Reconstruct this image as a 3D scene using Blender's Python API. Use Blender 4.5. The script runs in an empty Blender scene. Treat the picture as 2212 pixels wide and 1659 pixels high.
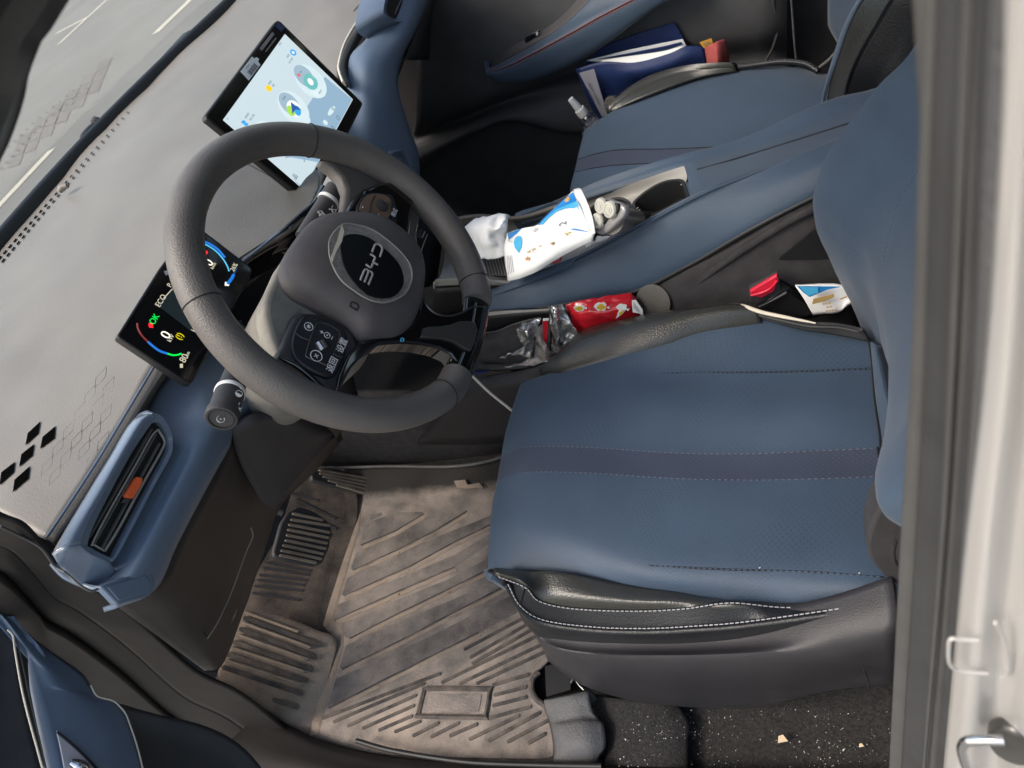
import bpy, bmesh, math, random
from mathutils import Vector, Matrix, noise
random.seed(7)
sc = bpy.context.scene
COL = sc.collection
# ------------------------------------------------------------------ camera (calibrated from the photograph)
Ax = Vector((0.8882, 0.1248, 0.4422)); Ay = Vector((0.1844, 0.7848, -0.5917)); Az = Vector((-0.4209, 0.6071, 0.674))
Rm = Matrix((Ax, Ay, Az))
q = Rm.to_quaternion(); q.normalize(); Rm = q.to_matrix()
F = 1543.6
C = Vector((0.4775, -0.5167, 1.0891))
cam = bpy.data.objects.new('camera', bpy.data.cameras.new('camera')); COL.objects.link(cam)
cam.matrix_world = Matrix.Translation(C) @ Rm.to_4x4()
cam.data.sensor_width = 36; cam.data.lens = 36*F/2212; cam.data.dof.use_dof = True; cam.data.dof.focus_distance = .9; cam.data.dof.aperture_fstop = 13; cam.data.clip_start = .01; cam.data.clip_end = 400
sc.camera = cam
def ray(px, py): return Rm @ Vector(((px-1106)/F, -(py-829.5)/F, -1))
def U(px, py, ax, v):
    d = ray(px, py)
    if ax == 'p':
        P0, N = v; return C + d*((P0-C).dot(N)/d.dot(N))
    i = 'xyz'.index(ax); return C + d*((v-C[i])/d[i])
def crop(x0, y0, w, W):
    s = w/W/1.1718; return lambda x, y: (x0/1.1718+s*x, y0/1.1718+s*y)
D = lambda x, y: (x, y)
S1 = crop(500,0,500,1481); S2 = crop(250,500,550,1521); S3 = crop(640,400,620,1469); S4 = crop(0,0,560,1327); S5 = crop(0,900,660,1659)
T1 = crop(1080,400,720,2212); T2 = crop(800,0,700,2212); T3 = crop(1200,0,900,2212); T4 = crop(1650,400,680,2212); T5 = crop(1100,680,700,2212)
T6 = crop(1850,1100,742,1459); V1 = crop(500,1100,1000,1966); V2 = crop(0,1400,700,2135); V3 = crop(1200,900,1130,2212); V4 = crop(1200,1400,1130,2212)
W3 = crop(2000,0,592,1403); W5 = crop(2000,1500,592,2212); K1 = crop(1380,450,320,1966); B1 = crop(760,760,200,1659); B0 = crop(880,280,240,1659)
def L(pts, ax, v, K=D):
    out = []
    for i, p in enumerate(pts):
        vv = v[i] if isinstance(v, list) else v
        out.append(U(*K(*p), ax, vv))
    return out
def lerprow(a, b, t, dz=0): return [p.lerp(q_, t)+Vector((0,0,dz)) for p, q_ in zip(a, b)]
def I(cur, n):                                   # linear list helper
    a, b = cur; return [a+(b-a)*i/(n-1) for i in range(n)]
# ------------------------------------------------------------------ materials
MATS = {}
def mat(name, col, rough=.6, metal=0., bump=0., bscale=300., var=0., vscale=20., coat=0., emit=0., alpha=1., spec=.5, dust=0., dustcol=(.32,.27,.22), dscale=6., trans=0., ior=1.45, aniso=None, sheen=0.):
    m = bpy.data.materials.new(name); m.use_nodes = True; nt = m.node_tree; b = nt.nodes['Principled BSDF']
    N = nt.nodes.new; lk = nt.links.new
    b.inputs['Base Color'].default_value = (*col, 1); b.inputs['Roughness'].default_value = rough; b.inputs['Metallic'].default_value = metal
    b.inputs['Coat Weight'].default_value = coat; b.inputs['Specular IOR Level'].default_value = spec; b.inputs['Alpha'].default_value = alpha
    b.inputs['Transmission Weight'].default_value = trans; b.inputs['IOR'].default_value = ior; b.inputs['Sheen Weight'].default_value = sheen
    if emit:
        b.inputs['Base Color'].default_value = (col[0]*.12, col[1]*.12, col[2]*.12, 1)
        b.inputs['Emission Color'].default_value = (*col, 1); b.inputs['Emission Strength'].default_value = emit
    tc = N('ShaderNodeTexCoord'); out = None
    if var or dust:
        nz = N('ShaderNodeTexNoise'); nz.inputs['Scale'].default_value = vscale; nz.inputs['Detail'].default_value = 5; lk(tc.outputs['Object'], nz.inputs['Vector'])
        mr = N('ShaderNodeMapRange'); mr.inputs[1].default_value = .3; mr.inputs[2].default_value = .7; mr.inputs[3].default_value = 1-var; mr.inputs[4].default_value = 1+var; lk(nz.outputs['Fac'], mr.inputs[0])
        mx = N('ShaderNodeMix'); mx.data_type = 'RGBA'; mx.blend_type = 'MULTIPLY'; mx.inputs[0].default_value = 1; mx.inputs[6].default_value = (*col, 1); lk(mr.outputs[0], mx.inputs[7]); out = mx.outputs[2]
        if dust:
            n2 = N('ShaderNodeTexNoise'); n2.inputs['Scale'].default_value = dscale; n2.inputs['Detail'].default_value = 8; n2.inputs['Roughness'].default_value = .65; lk(tc.outputs['Object'], n2.inputs['Vector'])
            r2 = N('ShaderNodeMapRange'); r2.inputs[1].default_value = .42; r2.inputs[2].default_value = .68; r2.inputs[3].default_value = 0; r2.inputs[4].default_value = dust; lk(n2.outputs['Fac'], r2.inputs[0])
            m2 = N('ShaderNodeMix'); m2.data_type = 'RGBA'; lk(r2.outputs[0], m2.inputs[0]); lk(out, m2.inputs[6]); m2.inputs[7].default_value = (*dustcol, 1); out = m2.outputs[2]
        lk(out, b.inputs['Base Color'])
    if bump:
        nb = N('ShaderNodeTexNoise'); nb.inputs['Scale'].default_value = bscale; nb.inputs['Detail'].default_value = 3; lk(tc.outputs['Object'], nb.inputs['Vector'])
        bp = N('ShaderNodeBump'); bp.inputs['Strength'].default_value = bump; bp.inputs['Distance'].default_value = .002; lk(nb.outputs['Fac'], bp.inputs['Height']); lk(bp.outputs[0], b.inputs['Normal'])
    MATS[name] = m; return m
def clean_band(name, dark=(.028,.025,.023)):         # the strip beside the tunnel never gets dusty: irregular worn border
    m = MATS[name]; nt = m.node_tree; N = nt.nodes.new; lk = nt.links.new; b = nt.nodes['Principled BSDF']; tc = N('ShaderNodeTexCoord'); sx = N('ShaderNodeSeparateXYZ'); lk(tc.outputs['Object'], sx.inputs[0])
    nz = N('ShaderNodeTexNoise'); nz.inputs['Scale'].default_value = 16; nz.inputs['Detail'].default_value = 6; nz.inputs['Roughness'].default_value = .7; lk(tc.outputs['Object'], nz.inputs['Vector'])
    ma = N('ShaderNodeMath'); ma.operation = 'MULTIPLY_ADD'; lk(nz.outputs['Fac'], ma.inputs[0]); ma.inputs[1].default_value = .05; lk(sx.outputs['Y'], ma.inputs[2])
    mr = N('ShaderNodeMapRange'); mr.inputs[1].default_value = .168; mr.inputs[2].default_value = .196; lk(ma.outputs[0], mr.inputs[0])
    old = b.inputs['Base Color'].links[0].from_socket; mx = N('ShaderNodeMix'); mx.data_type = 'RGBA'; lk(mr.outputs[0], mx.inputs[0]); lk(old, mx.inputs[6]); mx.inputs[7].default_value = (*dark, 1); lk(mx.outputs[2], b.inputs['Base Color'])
def perf(name, col, dot, pitch=.006, rough=.55, dsize=.16, var=.08, vs=14):         # perforated leather, dots laid on the uv grid (metres)
    m = mat(name, col, rough, bump=.25, bscale=900, var=var, vscale=vs, sheen=.15); nt = m.node_tree; N = nt.nodes.new; lk = nt.links.new; b = nt.nodes['Principled BSDF']
    tc = N('ShaderNodeUVMap'); tc.uv_map = 'uv'
    mp = N('ShaderNodeMapping'); mp.inputs['Scale'].default_value = (1/pitch, 1/pitch, 1); mp.inputs['Rotation'].default_value = (0,0,math.radians(45)); lk(tc.outputs[0], mp.inputs[0])
    vo = N('ShaderNodeTexVoronoi'); vo.inputs['Scale'].default_value = 1; vo.inputs['Randomness'].default_value = 0; lk(mp.outputs[0], vo.inputs['Vector'])
    r = N('ShaderNodeMapRange'); r.inputs[1].default_value = dsize; r.inputs[2].default_value = dsize+.12; r.inputs[3].default_value = 1; r.inputs[4].default_value = 0; lk(vo.outputs['Distance'], r.inputs[0])
    nz = N('ShaderNodeTexNoise'); nz.inputs['Scale'].default_value = 9; lk(tc.outputs[0], nz.inputs['Vector'])
    r3 = N('ShaderNodeMapRange'); r3.inputs[1].default_value = .35; r3.inputs[2].default_value = .65; lk(nz.outputs['Fac'], r3.inputs[0])
    mu = N('ShaderNodeMath'); mu.operation = 'MULTIPLY'; lk(r.outputs[0], mu.inputs[0]); lk(r3.outputs[0], mu.inputs[1])
    old = b.inputs['Base Color'].links[0].from_socket
    mx = N('ShaderNodeMix'); mx.data_type = 'RGBA'; lk(mu.outputs[0], mx.inputs[0]); lk(old, mx.inputs[6]); mx.inputs[7].default_value = (*dot, 1); lk(mx.outputs[2], b.inputs['Base Color'])
    return m
M = MATS
BLUE = (.036,.061,.100)
perf('seat_leather', BLUE, (.024,.042,.070), .0048)
perf('seat_stripe', (.030,.040,.070), (.062,.072,.105), .0048, dsize=.12)
mat('blue_leather', BLUE, .55, bump=.3, bscale=700, var=.1, vscale=12, sheen=.15)
mat('blue_soft', (.110,.148,.208), .34, bump=.15, bscale=800, var=.08, vscale=10)
mat('blue_gloss', (.125,.160,.22), .18, coat=.6, var=.05)
mat('black_leather', (.012,.013,.016), .34, bump=.3, bscale=500, var=.1, vscale=30, spec=.35)
mat('bolster_leather', (.030,.030,.027), .24, bump=.3, bscale=500, var=.1, vscale=30, spec=.6)
mat('plastic_dark', (.040,.038,.041), .55, bump=.25, bscale=700, var=.15, vscale=30)
mat('plastic_brown', (.028,.024,.023), .5, bump=.3, bscale=600, var=.2, vscale=25, dust=.25, dscale=9, dustcol=(.06,.05,.045))
mat('plastic_black', (.012,.012,.013), .5, var=.1)
mat('seat_plastic', (.026,.025,.029), .42, bump=.3, bscale=900, var=.1, vscale=30)
mat('wheel_leather', (.112,.101,.095), .40, bump=.4, bscale=650, var=.12, vscale=22, spec=.5)
mat('wheel_pad', (.088,.077,.079), .55, bump=.25, bscale=900, var=.1, vscale=25, dust=.3, dscale=22, dustcol=(.14,.125,.112))
mat('column_dusty', (.19,.178,.16), .6, var=.15, vscale=30, dust=.6, dscale=25, dustcol=(.30,.28,.24))
mat('badge_black', (.005,.005,.006), .22, spec=.12, var=.1)
mat('void_black', (.003,.003,.003), 1., spec=0.)
mat('gloss_black', (.004,.004,.005), .05, coat=1., bump=.05, bscale=30)
mat('button_black', (.012,.012,.016), .3, var=.1)
mat('satin_silver', (.13,.125,.12), .32, metal=.8, var=.08)
mat('chrome', (.62,.62,.63), .16, metal=1.)
mat('dash_grey', (.205,.184,.158), .4, bump=.2, bscale=500, var=.05, vscale=7, dust=.35, dscale=5, dustcol=(.25,.228,.198), spec=.5)
mat('dash_cowl', (.085,.079,.071), .55, bump=.3, bscale=500, var=.08, vscale=12, dust=.3, dscale=9, dustcol=(.12,.112,.10))
mat('tray_grey', (.26,.25,.235), .55, var=.08, vscale=20, dust=.4, dscale=15, dustcol=(.34,.32,.29))
mat('carpet', (.020,.019,.019), .95, bump=1., bscale=700, var=.6, vscale=260)
mat('fabric_dark', (.028,.026,.028), .9, bump=.8, bscale=1300, var=.35, vscale=60)
mat('side_fabric', (.034,.031,.034), .85, bump=.6, bscale=1300, var=.3, vscale=40)
mat('mat_dirty', (.17,.147,.13), .85, bump=.8, bscale=350, var=.25, vscale=35, dust=1., dscale=9, dustcol=(.37,.30,.25))
mat('mat_panel', (.12,.106,.098), .8, bump=.8, bscale=300, var=.35, vscale=25, dust=.75, dscale=11, dustcol=(.29,.24,.205))
mat('mat_rib', (.045,.040,.038), .75, bump=.5, bscale=300, var=.3, vscale=40, dust=.5, dscale=20, dustcol=(.22,.17,.13))
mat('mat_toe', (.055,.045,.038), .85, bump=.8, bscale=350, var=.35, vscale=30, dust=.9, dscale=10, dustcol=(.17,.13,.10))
mat('mat_foot', (.25,.20,.16), .85, bump=.8, bscale=350, var=.3, vscale=30, dust=.8, dscale=12, dustcol=(.33,.25,.18))
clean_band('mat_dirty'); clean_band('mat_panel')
mat('trim_matte', (.014,.012,.0115), .75, bump=.2, bscale=600, var=.15, vscale=25, spec=.25)
mat('rubber_grey', (.078,.078,.082), .6, bump=.6, bscale=300, var=.2, vscale=20, dust=.4, dscale=14, dustcol=(.12,.115,.108))
mat('seal_rubber', (.036,.036,.038), .6, bump=.15, bscale=600, var=.15, vscale=30)
mat('seal_light', (.068,.067,.067), .6, bump=.1, bscale=600, var=.1, vscale=30)
mat('body_white', (.42,.405,.39), .3, coat=.5, var=.03, vscale=5, spec=.5, dust=.25, dscale=4, dustcol=(.37,.35,.33))
mat('white_stitch', (.36,.36,.38), .7)
mat('blue_stitch', (.06,.085,.125), .7)
mat('grey_stitch', (.13,.13,.15), .7)
mat('seam_dark', (.006,.007,.010), .8)
mat('wheel_seam', (.012,.011,.011), .8)
mat('screen_glass', (.012,.010,.009), .12, var=.1, coat=.2)
mat('cluster_glass', (.006,.006,.007), .1, var=.1, coat=.3)
mat('screen_on', (.58,.69,.74), .3, emit=.55)
mat('paper_white', (.90,.90,.90), .7, var=.02, bump=.2, bscale=60)
mat('wipes_white', (.92,.92,.91), .35, var=.02, coat=.3)
mat('wipes_blue', (.02,.22,.60), .35, coat=.3)
mat('wipes_cyan', (.08,.45,.75), .35, coat=.3)
mat('wipes_orange', (.75,.32,.08), .4)
mat('red_pack', (.50,.012,.022), .25, coat=.6, var=.1, vscale=60)
mat('yellow', (.62,.42,.03), .4)
mat('orange', (.75,.12,.035), .4)
mat('red_plastic', (.62,.02,.05), .35)
mat('folder_blue', (.018,.035,.12), .4, bump=.5, bscale=700, var=.15, vscale=40)
mat('pouch_red', (.36,.075,.07), .9, bump=.8, bscale=500, var=.15, vscale=60)
mat('label_grey', (.45,.43,.47), .7)
mat('yellow_tag', (.65,.36,.04), .6)
mat('print_grey', (.22,.22,.25), .8)
mat('print_white', (.75,.75,.74), .6)
mat('cream', (.62,.56,.46), .6)
mat('teal', (.03,.12,.16), .4)
mat('gold', (.50,.33,.12), .4)
mat('shaver_grey', (.20,.185,.17), .3, metal=.2)
mat('shaver_silver', (.42,.40,.40), .25, metal=.35)
mat('shaver_ring', (.62,.60,.53), .35, metal=.2, var=.1, vscale=200)
mat('foil', (.75,.75,.76), .14, metal=.9, var=.1)
mat('concrete', (.19,.188,.175), .9, var=.1, vscale=.8, bump=.2, bscale=8, dust=.3, dscale=.6, dustcol=(.22,.215,.195))
mat('ground_dark', (.165,.155,.145), .9, var=.1, vscale=2)
mat('road_paint', (.50,.47,.38), .8, var=.1, vscale=6)
mat('asphalt', (.2,.2,.2), .9, var=.2, vscale=1)
mat('crumb', (.52,.40,.27), .8)
mat('crumb_pale', (.6,.58,.55), .8)
mat('headliner', (.30,.29,.28), .9, bump=.4, bscale=800)
mat('tail_red', (.5,.02,.03), .3)
def clear_mat(name, tint, gloss, rough=.03, bump=0, bs=60, op=0., opcol=(.8,.8,.8)):
    m = bpy.data.materials.new(name); m.use_nodes = True; nt = m.node_tree; nt.nodes.clear(); N = nt.nodes.new; lk = nt.links.new
    o = N('ShaderNodeOutputMaterial'); t = N('ShaderNodeBsdfTransparent'); t.inputs[0].default_value = (*tint, 1); g = N('ShaderNodeBsdfGlossy'); g.inputs['Roughness'].default_value = rough
    fr = N('ShaderNodeFresnel'); fr.inputs[0].default_value = 1.5; mu = N('ShaderNodeMath'); mu.operation = 'MULTIPLY'; mu.inputs[1].default_value = gloss; mu.use_clamp = True; lk(fr.outputs[0], mu.inputs[0])
    mx = N('ShaderNodeMixShader'); lk(mu.outputs[0], mx.inputs[0]); src = t.outputs[0]
    if op:
        d = N('ShaderNodeBsdfDiffuse'); d.inputs[0].default_value = (*opcol, 1); m0 = N('ShaderNodeMixShader'); m0.inputs[0].default_value = op; lk(t.outputs[0], m0.inputs[1]); lk(d.outputs[0], m0.inputs[2]); src = m0.outputs[0]
    lk(src, mx.inputs[1]); lk(g.outputs[0], mx.inputs[2]); lk(mx.outputs[0], o.inputs[0])
    if bump:
        tc = N('ShaderNodeTexCoord'); nb = N('ShaderNodeTexNoise'); nb.inputs['Scale'].default_value = bs; nb.inputs['Detail'].default_value = 4; lk(tc.outputs['Object'], nb.inputs['Vector'])
        bp = N('ShaderNodeBump'); bp.inputs['Strength'].default_value = bump; bp.inputs['Distance'].default_value = .004; lk(nb.outputs['Fac'], bp.inputs['Height']); lk(bp.outputs[0], g.inputs['Normal']); lk(bp.outputs[0], fr.inputs['Normal'])
    MATS[name] = m; return m
clear_mat('glass', (.97,.98,.97), 1.0)
clear_mat('film', (.95,.95,.95), 5, .12, bump=.8, bs=28, op=.12)
clear_mat('film_hazy', (.88,.84,.82), 2.2, .2, bump=.8, bs=80, op=.28, opcol=(.6,.52,.48))
clear_mat('clear_plastic', (.8,.82,.85), 2.0, .06)
# ------------------------------------------------------------------ mesh helpers
def link(name, me, parent=None, mats=(), smooth=True, label=None, cat=None, group=None, kind=None):
    o = bpy.data.objects.new(name, me); COL.objects.link(o)
    for m in (mats if isinstance(mats, (list, tuple)) else [mats]): me.materials.append(M[m])
    if smooth:
        for p in me.polygons: p.use_smooth = True
        try: me.set_sharp_from_angle(angle=math.radians(42))
        except Exception: pass
    if parent is not None:
        o.parent = parent; o.matrix_parent_inverse = parent.matrix_world.inverted()
    for k, v in (('label', label), ('category', cat), ('group', group), ('kind', kind)):
        if v: o[k] = v
    return o
def thing(name, label, cat, loc=(0,0,0), group=None):
    o = bpy.data.objects.new(name, None); COL.objects.link(o); o.matrix_world = Matrix.Translation(Vector(loc)); o.empty_display_size = .05
    o['label'] = label; o['category'] = cat
    if group: o['group'] = group
    return o
def cr(p, n, closed=False):                     # Catmull-Rom through points, n steps per segment
    out = []; m = len(p)
    if m == 2 and not closed: return [p[0].lerp(p[1], i/n) for i in range(n+1)]
    segs = m if closed else m-1
    for s in range(segs):
        if closed: a, b, c, d = p[s-1], p[s], p[(s+1) % m], p[(s+2) % m]
        else:
            b, c = p[s], p[s+1]; a = p[s-1] if s > 0 else b*2-c; d = p[s+2] if s+2 < m else c*2-b
        for i in range(n):
            t = i/n; out.append(.5*((2*b)+(c-a)*t+(2*a-5*b+4*c-d)*t*t+(3*b-a-3*c+d)*t*t*t))
    if not closed: out.append(p[-1].copy())
    return out
def facecam(bm_or_me, pts): pass
def sheet(name, rows, mats, parent=None, n=5, nr=5, thick=.006, skip=None, band=None, crinkle=None, lin=False, sub=0, **kw):
    g = [cr(r, n) if not lin else [r[i].lerp(r[i+1], k/n) for i in range(len(r)-1) for k in range(n)]+[r[-1]] for r in rows]
    cols = [cr([g[r][c] for r in range(len(g))], nr) if not lin else [g[i][c].lerp(g[i+1][c], k/nr) for i in range(len(g)-1) for k in range(nr)]+[g[-1][c]] for c in range(len(g[0]))]
    R, Cn = len(cols[0]), len(cols)
    V = [[cols[c][r] for c in range(Cn)] for r in range(R)]
    if crinkle:
        a, f = crinkle
        V = [[v + noise.noise_vector(v*f)*a + noise.noise_vector(v*f*2.7+Vector((3,1,2)))*a*.45 for v in row] for row in V]
    verts = [v for row in V for v in row]; faces = []; mi = []
    for r in range(R-1):
        for c in range(Cn-1):
            if skip and skip(r//nr, c//n): continue
            faces.append((r*Cn+c, r*Cn+c+1, (r+1)*Cn+c+1, (r+1)*Cn+c)); mi.append(band(r//nr, c//n) if band else 0)
    me = bpy.data.meshes.new(name); me.from_pydata([tuple(v) for v in verts], [], faces)
    mid = V[R//2][Cn//2]
    s = sum(f.normal.dot(C-Vector(f.center))*f.area for f in me.polygons)
    if s < 0: me.flip_normals()
    for f, k in zip(me.polygons, mi): f.material_index = k
    ul = me.uv_layers.new(name='uv')
    acc_u = [0]; mr = V[R//2]
    for c in range(1, Cn): acc_u.append(acc_u[-1]+(mr[c]-mr[c-1]).length)
    acc_v = [0]
    for r in range(1, R): acc_v.append(acc_v[-1]+(V[r][Cn//2]-V[r-1][Cn//2]).length)
    for lp in me.loops:
        vi = lp.vertex_index; ul.data[lp.index].uv = (acc_u[vi % Cn], acc_v[vi//Cn])
    o = link(name, me, parent, mats, **kw)
    if thick:
        md = o.modifiers.new('s', 'SOLIDIFY'); md.thickness = thick; md.offset = -1
    if sub:
        md = o.modifiers.new('u', 'SUBSURF'); md.levels = sub; md.render_levels = sub
    return o
def slab(name, pts, depth, mats, parent=None, bevel=.0, N=None, smooth=0, lift=0, **kw):
    if smooth: pts = cr(pts, smooth, True)
    c = sum(pts, Vector())/len(pts)
    if N is None:
        N = Vector()
        for i in range(len(pts)): N += (pts[i]-c).cross(pts[(i+1) % len(pts)]-c)
        N.normalize()
        if N.dot(C-c) < 0: N = -N
    pts = [p+N*lift for p in pts]
    k = len(pts); me = bpy.data.meshes.new(name)
    me.from_pydata([tuple(p) for p in pts]+[tuple(p-N*depth) for p in pts], [], [tuple(range(k)), tuple(range(2*k-1, k-1, -1))]+[(i, i+k, (i+1) % k+k, (i+1) % k) for i in range(k)])
    bm = bmesh.new(); bm.from_mesh(me); bmesh.ops.recalc_face_normals(bm, faces=bm.faces); bm.to_mesh(me); bm.free()
    o = link(name, me, parent, mats, **kw)
    if bevel:
        md = o.modifiers.new('b', 'BEVEL'); md.width = bevel; md.segments = 3; md.limit_method = 'ANGLE'; md.angle_limit = math.radians(50)
    return o
def tube_bm(bm, pts, r, seg=8, caps=True, flat=None):
    rings = []; T0 = None; up = None
    for i, p in enumerate(pts):
        t = (pts[min(i+1, len(pts)-1)]-pts[max(i-1, 0)]).normalized()
        if up is None:
            up = t.orthogonal().normalized()
            if flat is not None: up = flat.normalized()
        a = (up-t*up.dot(t)).normalized(); b = t.cross(a); up = a
        rr = r[i] if isinstance(r, list) else r
        ra, rb = rr if isinstance(rr, tuple) else (rr, rr)
        rings.append([bm.verts.new(p+a*ra*math.cos(2*math.pi*k/seg)+b*rb*math.sin(2*math.pi*k/seg)) for k in range(seg)])
    for i in range(len(rings)-1):
        for k in range(seg): bm.faces.new((rings[i][k], rings[i][(k+1) % seg], rings[i+1][(k+1) % seg], rings[i+1][k]))
    if caps: bm.faces.new(rings[0][::-1]); bm.faces.new(rings[-1])
def tube(name, pts, r, mats, parent=None, n=6, seg=10, flat=None, straight=False, **kw):
    if n and not straight:
        if isinstance(r, list):
            m = len(pts); rr = []
            for s in range(m-1):
                for i in range(n): rr.append(r[s]+(r[s+1]-r[s])*i/n)
            rr.append(r[-1]); r = rr
        pts = cr(pts, n)
    bm = bmesh.new(); tube_bm(bm, pts, r, seg, flat=flat); me = bpy.data.meshes.new(name); bm.to_mesh(me); bm.free()
    return link(name, me, parent, mats, **kw)
def stitches(name, pts, mats, parent, pitch=.005, ln=.003, r=.0006, lift=.001, **kw):
    p = cr(pts, 10); bm = bmesh.new(); acc = 0; cur = 0
    d = [0]
    for i in range(1, len(p)): d.append(d[-1]+(p[i]-p[i-1]).length)
    def at(s):
        for i in range(1, len(d)):
            if d[i] >= s: return p[i-1].lerp(p[i], (s-d[i-1])/max(d[i]-d[i-1], 1e-9))
        return p[-1]
    s = 0
    while s+ln < d[-1]:
        a, b = at(s), at(s+ln); up = (C-a).normalized()*lift
        tube_bm(bm, [a+up, b+up], r, 4); s += pitch
    me = bpy.data.meshes.new(name); bm.to_mesh(me); bm.free(); return link(name, me, parent, mats, **kw)
def lathe(name, O, axis, prof, mats, parent=None, seg=32, **kw):    # prof: (distance along axis, radius)
    a = axis.normalized(); u = a.orthogonal().normalized(); v = a.cross(u); bm = bmesh.new(); rings = []
    for d, r in prof: rings.append([bm.verts.new(O+a*d+u*r*math.cos(2*math.pi*k/seg)+v*r*math.sin(2*math.pi*k/seg)) for k in range(seg)])
    for i in range(len(rings)-1):
        for k in range(seg): bm.faces.new((rings[i][k], rings[i][(k+1) % seg], rings[i+1][(k+1) % seg], rings[i+1][k]))
    bm.faces.new(rings[0][::-1]); bm.faces.new(rings[-1]); bmesh.ops.recalc_face_normals(bm, faces=bm.faces)
    me = bpy.data.meshes.new(name); bm.to_mesh(me); bm.free(); return link(name, me, parent, mats, **kw)
def box(name, c, size, mats, parent=None, bevel=.004, rot=None, **kw):
    bm = bmesh.new(); bmesh.ops.create_cube(bm, size=1); bmesh.ops.scale(bm, vec=Vector(size), verts=bm.verts)
    if rot: bmesh.ops.rotate(bm, cent=(0,0,0), matrix=rot, verts=bm.verts)
    bmesh.ops.translate(bm, vec=Vector(c), verts=bm.verts); me = bpy.data.meshes.new(name); bm.to_mesh(me); bm.free()
    o = link(name, me, parent, mats, **kw)
    if bevel:
        md = o.modifiers.new('b', 'BEVEL'); md.width = bevel; md.segments = 3
    return o
def polys(name, plist, depth, mats, parent=None, N=None, lift=0., **kw):   # many small flat prisms in one mesh
    bm = bmesh.new()
    for pts in plist:
        c = sum(pts, Vector())/len(pts); n = N
        if n is None:
            n = Vector()
            for i in range(len(pts)): n += (pts[i]-c).cross(pts[(i+1) % len(pts)]-c)
            n.normalize()
            if n.dot(C-c) < 0: n = -n
        a = [bm.verts.new(p+n*lift) for p in pts]; b = [bm.verts.new(p+n*(lift-depth)) for p in pts]; k = len(pts)
        bm.faces.new(a); bm.faces.new(b[::-1])
        for i in range(k): bm.faces.new((a[i], b[i], b[(i+1) % k], a[(i+1) % k]))
    bmesh.ops.recalc_face_normals(bm, faces=bm.faces); me = bpy.data.meshes.new(name); bm.to_mesh(me); bm.free()
    return link(name, me, parent, mats, smooth=False, **kw)
def text(s, O, X, Y, size, mats, parent, name='lettering', align='CENTER', depth=.0002, sx=1., **kw):
    cu = bpy.data.curves.new('t', 'FONT'); cu.body = s; cu.size = size; cu.align_x = align; cu.align_y = 'CENTER'; cu.extrude = depth
    to = bpy.data.objects.new('t', cu); COL.objects.link(to); dg = bpy.context.evaluated_depsgraph_get(); dg.update()
    me = bpy.data.meshes.new_from_object(to.evaluated_get(dg)); bpy.data.objects.remove(to); bpy.data.curves.remove(cu)
    X = X.normalized(); Y = (Y-X*Y.dot(X)).normalized(); Z = X.cross(Y)
    for v in me.vertices: c = v.co.copy(); v.co = O+X*c.x*sx+Y*c.y+Z*c.z
    me.materials.clear(); me.name = name; return link(name, me, parent, mats, smooth=False, **kw)
from mathutils.bvhtree import BVHTree
def bvh(o): me = o.data; return BVHTree.FromPolygons([tuple(v.co) for v in me.vertices], [tuple(p.vertices) for p in me.polygons])
def hit(bv, px, py, lift=0.):
    d = ray(px, py).normalized(); loc, nor, i, t = bv.ray_cast(C, d)
    if loc is None: loc, nor, i, t = bv.find_nearest(C+d*.9)
    if nor.dot(d) > 0: nor = -nor
    return loc+nor*lift
def patch(name, px_polys, bv, K, lift, mts, parent, **kw):       # thin decals lying on a curved surface, subdivided
    bm = bmesh.new()
    for pts in px_polys: bm.faces.new([bm.verts.new((x, y, 0)) for x, y in (K(*p) for p in pts)])
    bmesh.ops.triangulate(bm, faces=bm.faces); 
    for _ in range(3):
        el = [e for e in bm.edges if e.calc_length() > 9]
        if not el: break
        bmesh.ops.subdivide_edges(bm, edges=el, cuts=1); bmesh.ops.triangulate(bm, faces=bm.faces)
    for v in bm.verts: v.co = hit(bv, v.co.x, v.co.y, lift)
    me = bpy.data.meshes.new(name); bm.to_mesh(me); bm.free()
    if sum(f.normal.dot(C-Vector(f.center)) for f in me.polygons) < 0: me.flip_normals()
    return link(name, me, parent, mts, smooth=True, **kw)
Y1 = Vector((0,1,0)); X1 = Vector((1,0,0)); Z1 = Vector((0,0,1))
def bar(a, b, w, N):                                    # flat bar outline between two points in the plane with normal N
    t = (b-a).normalized(); s = N.cross(t).normalized()*w/2; e = t*w*.35
    return [a-s, a-e, a+s, b+s, b+e, b-s]

# ================================================================== WORLD, SUN
w = bpy.data.worlds.new('World'); sc.world = w; w.use_nodes = True; nt = w.node_tree; bg = nt.nodes['Background']
sky = nt.nodes.new('ShaderNodeTexSky'); sky.sky_type = 'NISHITA'; sky.sun_disc = False
SE, SA = math.radians(52), math.radians(215)
sky.sun_elevation = SE; sky.air_density = 1.6; sky.dust_density = 4; sky.ozone_density = .6
sundir = Vector((-.55, -.42, 0)).normalized()*math.cos(SE)+Z1*math.sin(SE)     # from the scene towards the sun
sky.sun_rotation = math.atan2(sundir.x, sundir.y)
nt.links.new(sky.outputs[0], bg.inputs[0]); bg.inputs[1].default_value = .15
sl = bpy.data.lights.new('sun', 'SUN'); sl.energy = 1.2; sl.angle = math.radians(25); sl.color = (1,.96,.9)
so = bpy.data.objects.new('sun', sl); COL.objects.link(so); so.rotation_euler = (-sundir).to_track_quat('-Z', 'Y').to_euler()
vs = sc.view_settings; vs.view_transform = 'Standard'; vs.look = 'None'; vs.gamma = 1; vs.exposure = .98
sc.render.engine = 'CYCLES'

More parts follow.
